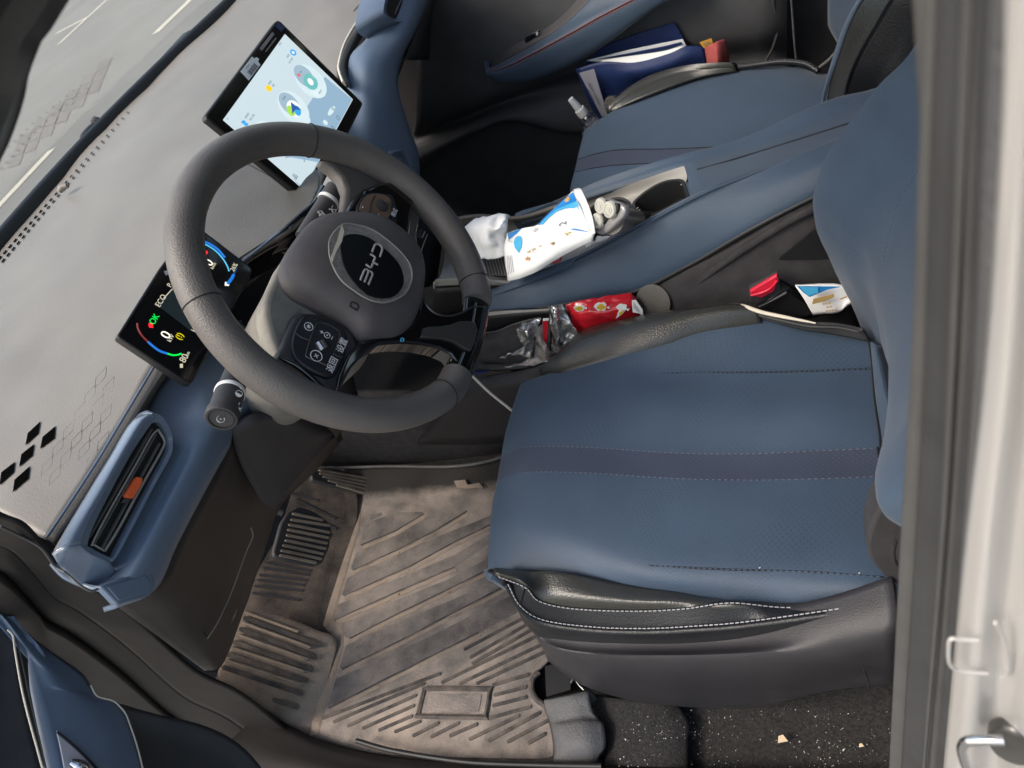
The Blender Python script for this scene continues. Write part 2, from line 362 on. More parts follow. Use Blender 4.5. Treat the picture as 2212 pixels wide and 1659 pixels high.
# ================================================================== GROUND OUTSIDE
GZ = -.33
def gsheet(name, pts, mt, z, **kw):
    me = bpy.data.meshes.new(name); me.from_pydata([tuple(p) for p in pts], [], [tuple(range(len(pts)))])
    if me.polygons[0].normal.z < 0: me.flip_normals()
    return link(name, me, None, mt, smooth=False, **kw)
gsheet('ground', [Vector((-150,-150,GZ)), Vector((150,-150,GZ)), Vector((150,150,GZ)), Vector((-150,150,GZ))], 'concrete', GZ, kind='structure')
def gline(a, b, wd, z):
    A_ = U(*S4(*a), 'z', z); B_ = U(*S4(*b), 'z', z); t = (B_-A_).normalized(); s = Vector((-t.y, t.x, 0))*wd/2; return [A_-s, A_+s, B_+s, B_-s]
marks = [((930,200),(1200,-60),.16), ((350,265),(680,-40),.12), ((335,200),(520,105),.10), ((-60,1290),(310,895),.13)]
for a, b, wd in marks: gsheet('painted_line', gline(a, b, wd, GZ+.004), 'road_paint', 0, kind='structure')
bm = bmesh.new()  # rows of slightly darker blocks on the ground
for i in range(6):
    for j in range(3):
        o0 = (40+i*95+j*28, 1010-i*88-j*70); q4 = [o0, (o0[0]+75, o0[1]-22), (o0[0]+100, o0[1]-85), (o0[0]+28, o0[1]-62)]
        vs4 = [bm.verts.new(U(*S4(*p), 'z', GZ+.004)) for p in q4]; bm.faces.new(vs4)
bmesh.ops.recalc_face_normals(bm, faces=bm.faces); me = bpy.data.meshes.new('ground_blocks'); bm.to_mesh(me); bm.free(); link('ground_blocks', me, None, 'ground_dark', smooth=False, kind='structure')

# ================================================================== CAR BODY (shell, pillars, sill, floor)
body = thing('car_body', 'white car body with open driver doorway, rubber sealed pillar and carpeted floor around the cabin', 'car', (0,.35,GZ))
# floor pan with carpet
sheet('carpet', [[Vector((x,y,z)) for x, z in ((-.95,-.02),(-.72,-.02),(-.55,-.02),(0,-.005),(.5,.02),(1.2,.03))] for y in (-.34,-.1,.2,.5,.8,1.08)], 'carpet', body, thick=.02, lin=True, n=3, nr=3)
# raised cross member in the carpet near the pillar
V4c = lambda pts, z: L(pts, 'z', z, V4)
sheet('carpet', [V4c([(560,700),(640,840),(650,960),(640,1090)], [.02,.02,.02,.02]), V4c([(700,720),(760,830),(760,930),(760,1090)], [.042,.042,.042,.04]), V4c([(880,720),(960,830),(960,930),(960,1090)], [.042,.042,.042,.04]), V4c([(990,720),(1060,830),(1060,930),(1060,1090)], [.03,.03,.03,.03])], 'carpet', body, thick=.01)
# sill
sheet('sill', [L([(560,1535),(640,1575),(720,1608),(850,1634),(1000,1646),(1150,1651),(1350,1656),(1650,1664),(1960,1672)], 'z', .045), L([(540,1560),(630,1600),(710,1632),(840,1660),(1000,1672),(1150,1680),(1350,1685),(1650,1694),(1960,1700)], 'z', .06), [Vector((x,-.40,.06)) for x in (-.62,-.5,-.4,-.3,-.2,-.1,.05,.3,.5)], [Vector((x,-.47,-.1)) for x in (-.62,-.5,-.4,-.3,-.2,-.1,.05,.3,.5)]], 'trim_matte', body, thick=.008)
# B pillar trims: strips following the picture's columns at y planes
def strip(name, a, b, ya, yb, mt, th=.006, ns=6, bulge=0):
    rows = []
    for (pa, y0) in ((a, ya), (b, yb)): rows.append(L(pa, 'y', y0))
    mid = [(p+q_)/2+(C-(p+q_)/2).normalized()*bulge for p, q_ in zip(*rows)]
    return sheet(name, [rows[0], mid, rows[1]], mt, body, thick=th)
pl = lambda *k: list(zip(k, (-150, 0, 400, 830, 1230, 1659, 1800)))
e0 = pl(2003,1997,1982,1965,1942,1921,1915); e1 = pl(2032,2029,2012,1997,1975,1948,1940); e1b = pl(2070,2065,2050,2030,2005,1975,1965); e2 = pl(2102,2098,2080,2060,2036,2000,1992); e3 = pl(2122,2118,2100,2082,2055,2022,2014); e4 = pl(2140,2136,2118,2100,2072,2040,2030); e5 = pl(2186,2181,2160,2130,2085,2044,2034)
strip('pillar_seal', e0, e1, -.372, -.376, 'seal_light', .012, bulge=.002)
strip('pillar_trim', e1, e2, -.38, -.388, 'seal_rubber', .01, bulge=-.003)
strip('pillar_seal', e2, e3, -.388, -.392, 'seal_light', .01, bulge=.0015)
strip('pillar_trim', e3, e4, -.395, -.397, 'seal_rubber', .01, bulge=-.001)
strip('pillar_seal', e4, e5, -.396, -.402, 'rubber_grey', .012, bulge=.002)
for k in (e2, e3, e4): tube('pillar_seal_lip', [p for p in L([(x-4, y) for x, y in k], 'y', -.391)], .0009, 'seal_light', body, n=4, seg=6)
# white door jamb
jr = [L([(x-6, y) for x, y in e5], 'y', -.404), L([(x+45, y) for x, y in e5], 'y', -.411), L([(x+95, y) for x, y in e5], 'y', -.408), L([(x+150, y) for x, y in e5], 'y', -.416), L([(x+300, y) for x, y in e5], 'y', -.43)]
jamb = sheet('door_jamb', jr, 'body_white', body, thick=.004)
def jp(pts, K=W5, y=-.412): return L(pts, 'y', y, K)
jN = Vector((0,-1,0))
tube('jamb_emboss', jp([(1780,450),(1620,445),(1520,440),(1498,520),(1505,660),(1560,725),(1700,750),(1870,765)], y=-.413), .0007, 'body_white', body, seg=8)
tube('jamb_emboss', jp([(1940,285),(2010,400),(2050,540),(2065,680),(2045,760),(2000,800)], y=-.4135), .0007, 'body_white', body, seg=8)
stp = lathe('striker_plate', jp([(2100,1450)], y=-.416)[0], Vector((-.25,-1,.1)), [(-.004,.012),(0,.0125),(.002,.0115),(.003,.009)], 'satin_silver', body)
stp.data.transform(Matrix.Translation(jp([(2120,1470)], y=-.416)[0]) @ Matrix.Diagonal((.75,1,1.7,1)) @ Matrix.Translation(-jp([(2120,1470)], y=-.416)[0]))
tube('door_striker', jp([(2020,1400),(1900,1395),(1740,1400),(1660,1415),(1625,1480),(1650,1600),(1690,1700),(1740,1850),(1850,1880),(2100,1860)], y=-.43), .0019, 'chrome', stp, seg=12)
# shell that shades the cabin: roof, passenger side, rear, A pillars, front bulkhead
sheet('roof', [[Vector((x,y,z)) for x, z in ((.02,1.19),(.5,1.24),(1.2,1.24),(1.9,1.18))] for y in (-.30,.35,.95)], 'headliner', body, thick=.03)
sheet('roof_side', [[Vector((x,1.0,z)) for x, z in ((.02,1.19),(.5,1.24),(1.2,1.24),(1.9,1.18))], [Vector((x,1.04,z)) for x, z in ((-.05,1.14),(.5,1.17),(1.2,1.17),(1.9,1.13))]], 'headliner', body, thick=.02)
box('rear_bulkhead', (1.9,.35,.5), (.04,1.6,1.4), 'headliner', body, .01)
box('rear_side_panel', (1.25,1.16,.35), (1.3,.04,1.0), 'plastic_dark', body, .01)
box('rear_side_panel', (1.3,-.44,.45), (1.5,.05,.9), 'headliner', body, .01)
box('rear_side_panel', (1.35,1.13,.75), (1.5,.03,.75), 'plastic_dark', body, .01)  # added out of view: closes the rear window opening to darken reflections and cabin
box('front_bulkhead', (-.98,.35,.35), (.04,1.6,.8), 'plastic_black', body, .01)
# hinge pillar trim and weather strip that runs diagonally across the lower left
hp0 = [(-80,1075),(0,1116),(52,1139),(100,1190),(140,1236),(200,1270),(300,1345),(420,1450),(520,1500),(610,1570),(700,1640),(760,1700)]
def hrow(off, y):
    return [U(p[0]+off[0], p[1]+off[1], 'y', y) for p in hp0]
ra = hrow((0,0), -.325); rb = hrow((-10,24), -.328); rc_ = hrow((-22,55), -.331); rd = hrow((-42,100), -.340)
sheet('hinge_pillar_trim', [ra, rb, rc_], 'trim_matte', body, thick=.004)
sheet('weather_strip', [rc_, [(p+q_)/2+(C-p).normalized()*.006 for p, q_ in zip(rc_, rd)], rd], 'trim_matte', body, thick=.006)
rF = [U(*p, 'y', -.352) for p in [(-160,1180),(-20,1300),(30,1345),(75,1378),(110,1402),(150,1432),(215,1500),(330,1560),(440,1610),(540,1670),(620,1730),(690,1790)]]
sheet('hinge_pillar_panel', [rd, lerprow(rd, rF, .3), lerprow(rd, rF, .7), rF, [p+Vector((0,.03,-.05)) for p in rF]], 'trim_matte', body, thick=.008)
tube('trim_edge', L([(140,1236),(152,1246),(170,1262),(195,1276),(213,1272)], 'z', [.71,.705,.70,.69,.685]), .0012, 'seal_light', body)
tube('trim_edge', L([(0,1137),(52,1162),(90,1185),(118,1222),(140,1236)], 'z', [.79,.76,.74,.715,.71]), .0012, 'seal_light', body)
# A pillar beside the camera, top left corner
ap = lambda pts, y: L(pts, 'y', y)
sheet('windscreen_pillar_trim', [ap([(250,-180),(150,0),(112,62),(90,90),(70,140),(0,306),(-100,500),(-420,1050)], [-.30,-.305,-.31,-.31,-.315,-.325,-.34,-.37]), ap([(210,-190),(112,-10),(75,50),(52,80),(30,130),(-40,290),(-140,480),(-460,1040)], -.318), ap([(150,-210),(50,-40),(10,25),(-10,60),(-30,110),(-100,270),(-200,460),(-520,1020)], -.32), ap([(20,-240),(-60,-90),(-100,0),(-130,40),(-150,90),(-220,250),(-320,430),(-640,980)], -.35)], 'seal_rubber', body, thick=.003, lin=True)
# windscreen base band and glass
wl_px = [(-420,1030),(-260,830),(-120,665),(0,518.6),(119,382),(230,263),(360,133),(478,22),(600,-95),(760,-240)]
WB = L(wl_px, 'z', .80)
sheet('windscreen_band', [[p+Vector((.0,0,-.02)) for p in WB], [p+Vector((-.004,0,.004)) for p in WB], [p+Vector((-.012,0,.0095)) for p in WB]], 'plastic_black', body, thick=.006)
ws = sheet('windscreen', [[p+Vector((-.012,0,.0095)) for p in WB], [p+Vector((.35,0,.23)) for p in WB], [p+Vector((.72,0,.40)) for p in WB]], 'glass', body, thick=0)
# wiper beyond the glass
wz = thing('windscreen_wiper', 'small dark grey wiper arm lying outside the windscreen base', 'wiper', tuple(U(*S4(560,760), 'x', -.95)))
tube('arm', L([(482,846),(495,815),(530,770),(565,745)], 'x', -.95, S4), [.003,.005,.004,.005], 'rubber_grey', wz)
tube('pivot', L([(560,735),(575,725),(615,728),(640,722)], 'x', -.95, S4), [.006,.010,.006,.004], 'rubber_grey', wz)

# ================================================================== DASHBOARD
dash = thing('dashboard', 'grey topped dashboard with blue padded fascia, air vents and knee panel', 'dashboard', (-.4,.35,.6))
front = [(-520,930),(-260,830),(-120,665),(0,518.6),(119,382),(230,263),(300,190),(360,133),(478,22),(600,-95),(760,-240)]
rear = [(101,1163),(158,1075),(215,990),(335,790),(440,672),(519,561),(600,510),(676,440),(728,230),(733,140),(775,45),(850,-80)]
FR = L(front, 'z', .798); RR = L([rear[i] for i in (0,1,2,3,4,5,7,8,9,10,11)], 'z', [.72,.72,.72,.72,.72,.72,.702,.69,.708,.72,.72])
FR = [p+Vector((.012,0,-.006)) for p in FR]
FR[0] = U(-330,965,'z',.79); FR[1] = U(-250,850,'z',.795)
dtop = sheet('dash_top', [FR, lerprow(FR, RR, .12, .006), lerprow(FR, RR, .35, .010), lerprow(FR, RR, .62, .008), lerprow(FR, RR, .85, .004), RR], 'dash_grey', dash, thick=.006, n=6, nr=8, crinkle=(.0045,6.5))
dbv = bvh(dtop)
# end cap of dash top towards the door
# trim line (blue) driver side, pale line passenger side
tube('trim_strip', [p+Vector((.001,0,.001)) for p in L([(101,1163),(158,1078),(215,990),(275,890),(335,790)], 'z', .722)], .0015, 'blue_gloss', dash)
tube('trim_strip', L([(741,178),(733,155),(732,138),(742,100),(760,65),(782,32),(804,0),(860,-85)], 'z', .724), .0022, 'cream', dash)
sheet('dash_edge', [L([(101,1163),(158,1078),(215,990),(335,790),(440,672)], 'z', .72), L([(120,1176),(180,1090),(238,1002),(356,806),(455,690)], 'z', .712), L([(126,1182),(190,1096),(246,1012),(362,815),(462,700)], 'z', .69)], 'dash_cowl', dash, thick=.004)
sheet('dash_edge', [L([(741,178),(733,140),(760,65),(804,0),(860,-85)], 'z', .72), L([(752,186),(746,140),(775,72),(818,6),(876,-80)], 'z', .712), L([(760,190),(754,142),(784,78),(826,10),(884,-76)], 'z', .69)], 'dash_cowl', dash, thick=.004)
# cowl to the right of the cluster
cowlD = L([(470,600),(519,559),(599,510),(655,461),(682,436),(700,400)], 'z', .712)
patch('cluster_cowl', [[(400,640),(395,560),(412,470),(450,380),(500,315),(570,262),(640,300),(690,380),(684,434),(655,459),(599,508),(519,559),(470,600)]], dbv, D, .0022, 'dash_cowl', dash)
tube('trim_strip', [hit(dbv, *p, .002) for p in [(500,575),(519,560),(560,538),(599,509),(630,487),(655,460),(670,448),(682,436)]], .0016, 'blue_gloss', dash)
tube('cowl_seam', [hit(dbv, *p, .0026) for p in [(528,354),(560,370),(605,395),(640,415)]], .0007, 'seam_dark', dash)
sheet('dash_edge', [cowlD, L([(480,625),(530,575),(612,523),(668,475),(700,448),(715,410)], 'z', .69), L([(500,660),(545,610),(630,560),(690,505),(720,470),(735,420)], 'z', .66)], 'gloss_black', dash, thick=.004)
# defroster grille: rows of little dark slots
sl_ = []
for i in range(26):
    t = i/26
    for off in (0, 1):
        cx0 = 770-t*790; cy0 = 672+t*900; l = 7+t*16; wq = 3.2+t*5.5; o_ = off*(8+t*13)
        x0, y0 = cx0+o_-4, cy0+o_*.75; a = (-l*.72, l); 
        sl_.append([(x0, y0), (x0+wq, y0+wq*.5), (x0+wq+a[0]*1.05, y0+wq*.5+a[1]*1.05), (x0+a[0]*1.05, y0+a[1]*1.05)])
patch('defroster_grille', sl_, dbv, S4, .0015, 'void_black', dash)
# five diamond holes of the speaker grille
dia = [[(262,420),(247,500),(165,575),(180,497)],[(358,450),(350,530),(258,598),(275,520)],[(222,565),(210,640),(125,712),(140,630)],[(100,678),(92,745),(0,830),(12,745)],[(195,705),(185,785),(85,872),(97,792)]]
patch('speaker_grille', dia, dbv, S5, .0010, 'void_black', dash)
for i in range(6):
    for j in range(5):
        cx, cy = 300+i*68+j*50, 700-i*112+j*62
        if cx > 700 or cy < 60 or cx < 250 or cx+cy > 1130 and cy > 700: continue
        tube('embossed_line', [hit(dbv, *S5(*k), -.0002) for k in ((cx+38,cy-70),(cx+30,cy-4),(cx-38,cy+66),(cx-30,cy),(cx+38,cy-70))], .00045, 'dash_grey', dash, n=1, seg=5)
tube('sensor_dome', [U(*S4(358,1150), 'z', .80), U(*S4(372,1125), 'z', .803), U(*S4(405,1112), 'z', .802)], [.004,.006,.004], 'dash_grey', dash)
# driver side blue fascia
P0 = L([(96,1200),(126,1182),(190,1096),(246,1012),(362,815),(440,740),(520,690)], 'x', -.252)
P1 = L([(135,1245),(175,1215),(235,1130),(300,1040),(400,860),(455,790),(540,730)], 'x', [-.235,-.232,-.23,-.228,-.23,-.23,-.23])
P2 = L([(190,1262),(232,1255),(290,1160),(350,1060),(428,900),(470,845),(545,790)], 'x', [-.215,-.212,-.208,-.205,-.205,-.21,-.21])
P3 = L([(217,1267),(268,1262),(328,1160),(390,1040),(440,960),(480,890),(560,830)], 'x', [-.195,-.19,-.185,-.185,-.185,-.19,-.195])
P4 = L([(232,1288),(320,1255),(365,1170),(430,1045),(475,960),(500,905),(575,850)], 'x', [-.195,-.19,-.187,-.185,-.19,-.195,-.2])
P5 = L([(254,1311),(338,1272),(384,1175),(455,1040),(495,968),(512,925),(590,870)], 'x', [-.21,-.205,-.203,-.203,-.205,-.21,-.215])
P6 = [p+Vector((-.04,0,-.015)) for p in P5]
sheet('fascia', [P0, P1, P2, P3, P4, P5, P6], 'blue_soft', dash, thick=.005)
# end cap rectangle on the fascia end
fe = slab('fascia_end_cap', L([(217,1267),(318,1232),(330,1240),(337,1262),(330,1278),(318,1290),(256,1308)], 'x', [-.188]*7), .012, 'blue_soft', dash, bevel=.002)
slab('cap_panel', L([(232,1268),(312,1242),(322,1250),(328,1264),(318,1280),(258,1298)], 'x', -.1865), .003, 'blue_soft', fe, bevel=.001)
# driver side vent
vx = -.205
vt = [(505,1195),(545,1080),(660,860),(790,620),(900,450),(950,375),(985,372),(1030,400),(1075,480),(1088,560),(1075,640),(980,810),(860,1040),(760,1230),(715,1300),(690,1308),(590,1262),(520,1215)]
vin = [(545,1200),(580,1090),(690,870),(820,630),(930,465),(960,430),(985,428),(1015,440),(1050,500),(1062,565),(1050,630),(960,800),(840,1030),(745,1215),(710,1275),(690,1285),(620,1255),(560,1220)]
vent = slab('air_vent', L(vin, 'x', vx-.006, S5), .022, 'plastic_black', dash, smooth=3)
fr_o = cr(L(vt, 'x', vx, S5), 4, True); fr_i = cr(L(vin, 'x', vx-.002, S5), 4, True)
def ringmesh(name, loops, mts, parent):
    n = len(loops[0]); verts = [tuple(p) for l in loops for p in l]; faces = []
    for k in range(len(loops)-1):
        for i in range(n): faces.append((k*n+i, k*n+(i+1) % n, (k+1)*n+(i+1) % n, (k+1)*n+i))
    me = bpy.data.meshes.new(name); me.from_pydata(verts, [], faces); bm = bmesh.new(); bm.from_mesh(me); bmesh.ops.recalc_face_normals(bm, faces=bm.faces); bm.to_mesh(me); bm.free()
    return link(name, me, parent, mts)
cx_ = sum(fr_o, Vector())/len(fr_o)
ringmesh('vent_frame', [[cx_+(p-cx_)*1.14+Vector((-.035,0,-.01)) for p in fr_o], [cx_+(p-cx_)*1.08+Vector((-.012,0,-.002)) for p in fr_o], [p+Vector((.003,0,0)) for p in fr_o], [p+Vector((.003,0,0)) for p in fr_i], [p+Vector((-.015,0,0)) for p in fr_i]], 'blue_gloss', vent)
# bright bevel of the frame on its outboard side
sheet('vent_bezel', [L([(330,1260),(420,1100),(560,870),(700,640),(820,440),(890,380),(950,358)], 'x', vx-.014, S5), L([(430,1215),(500,1080),(640,840),(770,610),(880,430),(935,378),(975,372)], 'x', vx+.002, S5), L([(520,1195),(560,1080),(672,860),(800,625),(912,455),(950,400),(985,395)], 'x', vx+.004, S5)], 'blue_gloss', vent, thick=.003)
sheet('vent_bezel', [L([(330,1262),(420,1225),(510,1192)], 'x', [vx-.014,vx+.002,vx+.004], S5), L([(390,1350),(490,1290),(580,1262)], 'x', [vx-.014,vx-.004,vx+.003], S5), L([(500,1450),(600,1390),(690,1312)], 'x', [vx-.016,vx-.008,vx+.003], S5), L([(620,1492),(680,1440),(740,1370)], 'x', [vx-.018,vx-.01,vx-.002], S5)], 'blue_gloss', vent, thick=.003)
for a, b in (((590,1200),(985,500)),((640,1235),(1010,560)),((560,1160),(960,470))):
    p = L([a, b], 'x', vx-.004, S5); tube('vent_slat', p, [(.0035,.0012)]*2, 'dash_cowl', vent, n=0, straight=True, flat=X1)
tube('vent_slat', L([(665,1245),(760,1090),(900,830),(1030,600),(1045,540),(1005,470)], 'x', vx-.003, S5), .0014, 'tray_grey', vent)
tube('vent_slat', L([(660,1240),(600,1205),(590,1190),(700,980),(860,700),(960,520),(1005,470)], 'x', vx-.002, S5), .0010, 'tray_grey', vent)
slab('vent_tab', L([(875,770),(910,780),(905,815),(850,910),(805,905),(800,885)], 'x', vx+.003, S5), .006, 'orange', vent, bevel=.001)
slab('vent_tab_base', L([(800,905),(850,912),(810,935),(775,935)], 'x', vx+.002, S5), .006, 'satin_silver', vent, bevel=.001)
# knee panel and lower dash
sheet('knee_panel', [L([(225,1290),(338,1262),(390,1160),(460,1030),(510,930),(600,870),(760,800)], 'x', -.22), L([(300,1345),(400,1320),(460,1200),(520,1080),(570,990),(650,930),(780,900)], 'x', -.28), L([(430,1440),(470,1425),(500,1340),(560,1180),(600,1080),(660,1010),(740,930)], 'x', -.36), L([(440,1450),(478,1440),(520,1340),(575,1180),(610,1090),(680,1020),(740,950)], 'x', -.42)], 'plastic_brown', dash, thick=.01)
tube('panel_seam', L([(368,1281),(400,1310),(448,1379)], 'x', [-.262,-.285,-.325]), .001, 'seam_dark', dash)
tube('panel_edge', L([(448,1379),(470,1345),(500,1280),(531,1195),(546,1160),(542,1140)], 'x', [-.32,-.318,-.315,-.31,-.305,-.30]), .0009, 'column_dusty', dash)
slab('panel_label', L([(500,1345),(508,1332),(512,1316),(505,1330)], 'x', -.345), .001, 'column_dusty', dash)
# column lower cover, dark wedge beside the knee panel
sheet('column_cover', [L([(500,930),(520,1000),(560,1075),(590,1105)], 'x', [-.20,-.24,-.28,-.30]), L([(560,900),(600,960),(620,1020),(625,1060)], 'x', [-.18,-.22,-.26,-.28]), L([(640,900),(690,935),(700,950),(710,960)], 'x', [-.2,-.25,-.28,-.3]), L([(700,880),(720,930),(722,940),(724,945)], 'x', -.32)], 'plastic_dark', dash, thick=.008)
# passenger side blue fascia
Lp = L([(830,-60),(812,10),(796,76),(757,120),(750,180),(735,260),(715,350),(745,470),(800,560)], 'x', -.25)
Mp = L([(880,-60),(868,10),(838,74),(800,125),(795,185),(800,270),(800,350),(815,450),(850,560)], 'x', -.205)
Qp = L([(925,-60),(908,0),(880,70),(845,130),(840,185),(860,270),(880,340),(880,440),(890,560)], 'x', -.19)
Rp = L([(945,-60),(926,0),(898,66),(868,130),(860,190),(881,270),(905,338),(904,430),(900,560)], 'x', -.205)
Sp = [p+Vector((-.06,.02,-.02)) for p in Rp]
sheet('fascia', [Lp, lerprow(Lp, Mp, .5, .006), Mp, Qp, Rp, Sp], 'blue_soft', dash, thick=.005)
# gloss vent housing at the passenger side and vent
pv = slab('air_vent', L([(834,16),(850,-22),(910,-30),(893,0),(874,38),(855,41),(838,34)], 'x', -.205), .02, 'plastic_black', dash, smooth=2)
po = cr(L([(826,18),(845,-28),(915,-36),(900,4),(880,42),(856,48),(832,38)], 'x', -.2), 4, True); pi_ = cr(L([(835,17),(852,-20),(905,-26),(890,2),(872,36),(855,40),(839,33)], 'x', -.203), 4, True); cc = sum(po, Vector())/len(po)
ringmesh('vent_frame', [[cc+(p-cc)*1.5+Vector((-.04,0,-.005)) for p in po], [cc+(p-cc)*1.22+Vector((-.012,0,0)) for p in po], [p+Vector((.003,0,0)) for p in po], pi_, [p+Vector((-.015,0,0)) for p in pi_]], 'blue_gloss', pv)
tube('vent_slat', L([(852,30),(862,8),(880,-24)], 'x', -.206), .0014, 'tray_grey', pv)
tube('vent_slat', L([(864,34),(878,8),(892,-18)], 'x', -.207), .0014, 'plastic_dark', pv)
# rotary knob in its ring at the end of the fascia
kO = U(*B0(900,930), 'x', -.19); kax = (X1*.75+Z1*.5+Y1*-.35).normalized()
kr = [(690,820),(760,710),(850,685),(960,700),(1060,790),(1120,900),(1130,1000),(1100,1120),(960,1180),(780,1060)]
ko = cr(L(kr, 'x', -.185, B0), 4, True); kc = sum(ko, Vector())/len(ko)
ringmesh('knob_ring', [[kc+(p-kc)*1.05+X1*-.02 for p in ko], ko, [kc+(p-kc)*.86+X1*.002 for p in ko], [kc+(p-kc)*.78+X1*-.014 for p in ko], [kc+(p-kc)*.2+X1*-.016 for p in ko]], 'blue_gloss', dash)
knob = lathe('rotary_knob', kO+Vector((-.012,0,-.005)), kax, [(-.01,.013),(.0,.0155),(.008,.0155),(.0085,.0145),(.013,.0145),(.015,.012),(.0152,.0)], 'satin_silver', dash, 48)
# dark body under the dash on the passenger side, centre stack
sheet('lower_dash', [Sp, [p+Vector((-.10,.02,-.09)) for p in Sp], [p+Vector((-.22,.02,-.16)) for p in Sp], [p+Vector((-.42,.0,-.30)) for p in Sp]], 'plastic_dark', dash, thick=.01)
glow = sheet('lower_dash', [L([(944,-60),(930,0),(905,62),(880,130)], 'x', -.262), L([(1000,-60),(985,10),(970,70),(960,130)], 'x', -.45)], 'plastic_dark', dash, thick=.01)
cs = sheet('centre_stack', [L([(690,470),(740,480),(800,500),(850,530),(880,560),(895,600)], 'x', [-.23,-.22,-.21,-.2,-.195,-.19]), L([(760,400),(830,430),(890,450),(925,500),(935,540),(925,620)], 'x', [-.23,-.215,-.2,-.19,-.185,-.18]), L([(850,400),(905,430),(925,450),(945,480),(955,520),(945,600)], 'x', [-.26,-.25,-.24,-.23,-.22,-.21])], 'plastic_black', dash, thick=.02)
# piano keys of the centre stack seen past the wheel
B2 = crop(1000,440,180,1149)
for k, q_ in enumerate([[(262,870),(290,785),(345,790),(382,825),(345,915)], [(395,950),(430,890),(486,930),(440,1030)], [(225,1200),(225,1100),(295,1050),(262,1140)], [(350,1270),(385,1180),(392,1190),(358,1280)]]):
    slab('switch', L(q_, 'x', -.176, B2), .008, 'column_dusty' if k in (0, 2, 3) else 'plastic_dark', dash, bevel=.0008)
tube('switch_rail', L([(520,980),(440,1200),(355,1430)], 'x', -.172, B2), .0010, 'column_dusty', dash)
tube('switch_rail', L([(484,935),(440,1030)], 'x', -.172, B2), .0009, 'tray_grey', dash)
slab('hazard_switch', L([(280,1272),(350,1270),(356,1335),(325,1385)], 'x', -.172, B2), .004, 'orange', dash, bevel=.0008)
# tiny embossed airbag lettering
text('AIRBAG', hit(dbv, *T2(328,60), .001), Y1*.9+X1*.2, -X1, .009, 'dash_cowl', dash)
# ------------------------------------------------ instrument cluster
clus = thing('instrument_cluster', 'small black digital instrument display standing on the dash behind the steering wheel', 'display', (-.235,-.005,.70))
A1 = U(408,828,'x',-.185); A2 = U(545,581,'x',-.185); A3 = U(253.5,723,'x',-.22)
cn = (A2-A1).cross(A3-A1).normalized(); cn = cn if cn.dot(C-A1) > 0 else -cn
CP = (A1, cn)
cU = lambda pts, K=S2, l=0: [U(*K(*p), 'p', (A1+cn*l, cn)) for p in pts]
out_px = [(130,960),(150,930),(420,500),(640,205),(675,200),(720,220),(1060,480),(1076,505),(1070,530),(660,1285),(640,1300),(610,1298),(150,990),(132,975)]
house = slab('housing', cU(out_px), .012, 'plastic_black', clus, bevel=.0015)
slab('glass_panel', cU([(150,958),(165,935),(435,510),(650,215),(672,212),(710,228),(1050,488),(1062,506),(1056,526),(652,1272),(636,1282),(612,1280),(165,985),(150,970)], l=.001), .001, 'cluster_glass', clus)
mat('led_red', (1,.02,.03), .5, emit=0.78); mat('led_green', (.0,.8,.08), .5, emit=0.6); mat('led_yellow', (.7,.6,.0), .5, emit=0.6); mat('led_white', (.85,.82,.7), .5, emit=0.72); mat('led_cream', (.6,.56,.42), .5, emit=0.54); mat('led_blue', (.01,.16,.6), .5, emit=0.6); mat('led_cyan', (.08,.5,.8), .5, emit=0.6)
mat('led_dim', (.012,.022,.026), .4, emit=0.36); mat('led_dimblue', (.008,.04,.14), .5, emit=0.42); mat('led_dimred', (.22,.02,.02), .5, emit=0.48)
def ctube(name, pts, r, mt): tube(name, cU(pts, l=.0018), [(r, .0003)]*len(cU(pts)) if 0 else r, mt, clus, seg=6)
ctube('gauge_arc', [(700,312),(760,335),(820,375),(870,430),(900,480),(912,515)], .0008, 'led_cyan')
ctube('gauge_arc', [(715,300),(775,325),(835,365),(883,420)], .0014, 'led_blue')
ctube('gauge_arc', [(270,880),(275,915),(295,955),(325,990),(345,1010)], .0010, 'led_dimred')
ctube('gauge_arc', [(345,1010),(385,1045),(430,1075),(480,1092)], .0012, 'led_blue')
ctube('gauge_arc', [(480,1092),(520,1103),(555,1100),(578,1092)], .0010, 'led_green')
ctube('battery_gauge', [(900,605),(925,575),(945,540)], .0018, 'led_blue')
ctube('battery_gauge', [(945,540),(958,515),(965,495)], .0012, 'led_dimblue')
cX = (A2-A1).normalized(); cYv = (A3-A1).normalized(); cYv = (cYv-cX*cYv.dot(cX)).normalized()
def ct(s, p, size, mt, **k): text(s, cU([p], l=.0016)[0], cX, cYv, size*.85, mt, clus, **k)
ct('0', (772,455), .017, 'led_white', sx=1.1); ct('km/h', (803,478), .006, 'led_cream'); ct('0', (472,962), .017, 'led_white', sx=1.1); ct('kW', (505,985), .0075, 'led_cream')
ct('26%', (948,488), .009, 'led_cream'); ct('ECO', (436,722), .010, 'led_cream'); ct('P', (497,615), .009, 'led_green' if 0 else 'led_cream'); ct('OK', (390,852), .011, 'led_green'); ct('80', (598,1125), .012, 'led_cream'); ct('km', (622,1095), .006, 'led_cream'); ct('(!)', (565,970), .011, 'led_yellow'); ct('H', (665,925), .008, 'led_cream')
polys('tell_tale', [[cU([(748+16*math.cos(t), 385+16*math.sin(t))], l=.0016)[0] for t in [i*.785 for i in range(8)]], cU([(348,880),(378,880),(382,912),(352,908)], l=.0016)], .0003, 'led_red', clus)
polys('tell_tale', [cU([(885,590),(915,592),(912,618),(882,616)], l=.0016)], .0003, 'led_white', clus)
polys('charge_icon', [cU([(568,1165),(588,1162),(590,1190),(570,1192)], l=.0016)], .0003, 'led_cream', clus)
polys('map_panel', [cU([(405,750),(515,630),(740,960),(640,930)], l=.0014), ], .0002, 'led_dim', clus)
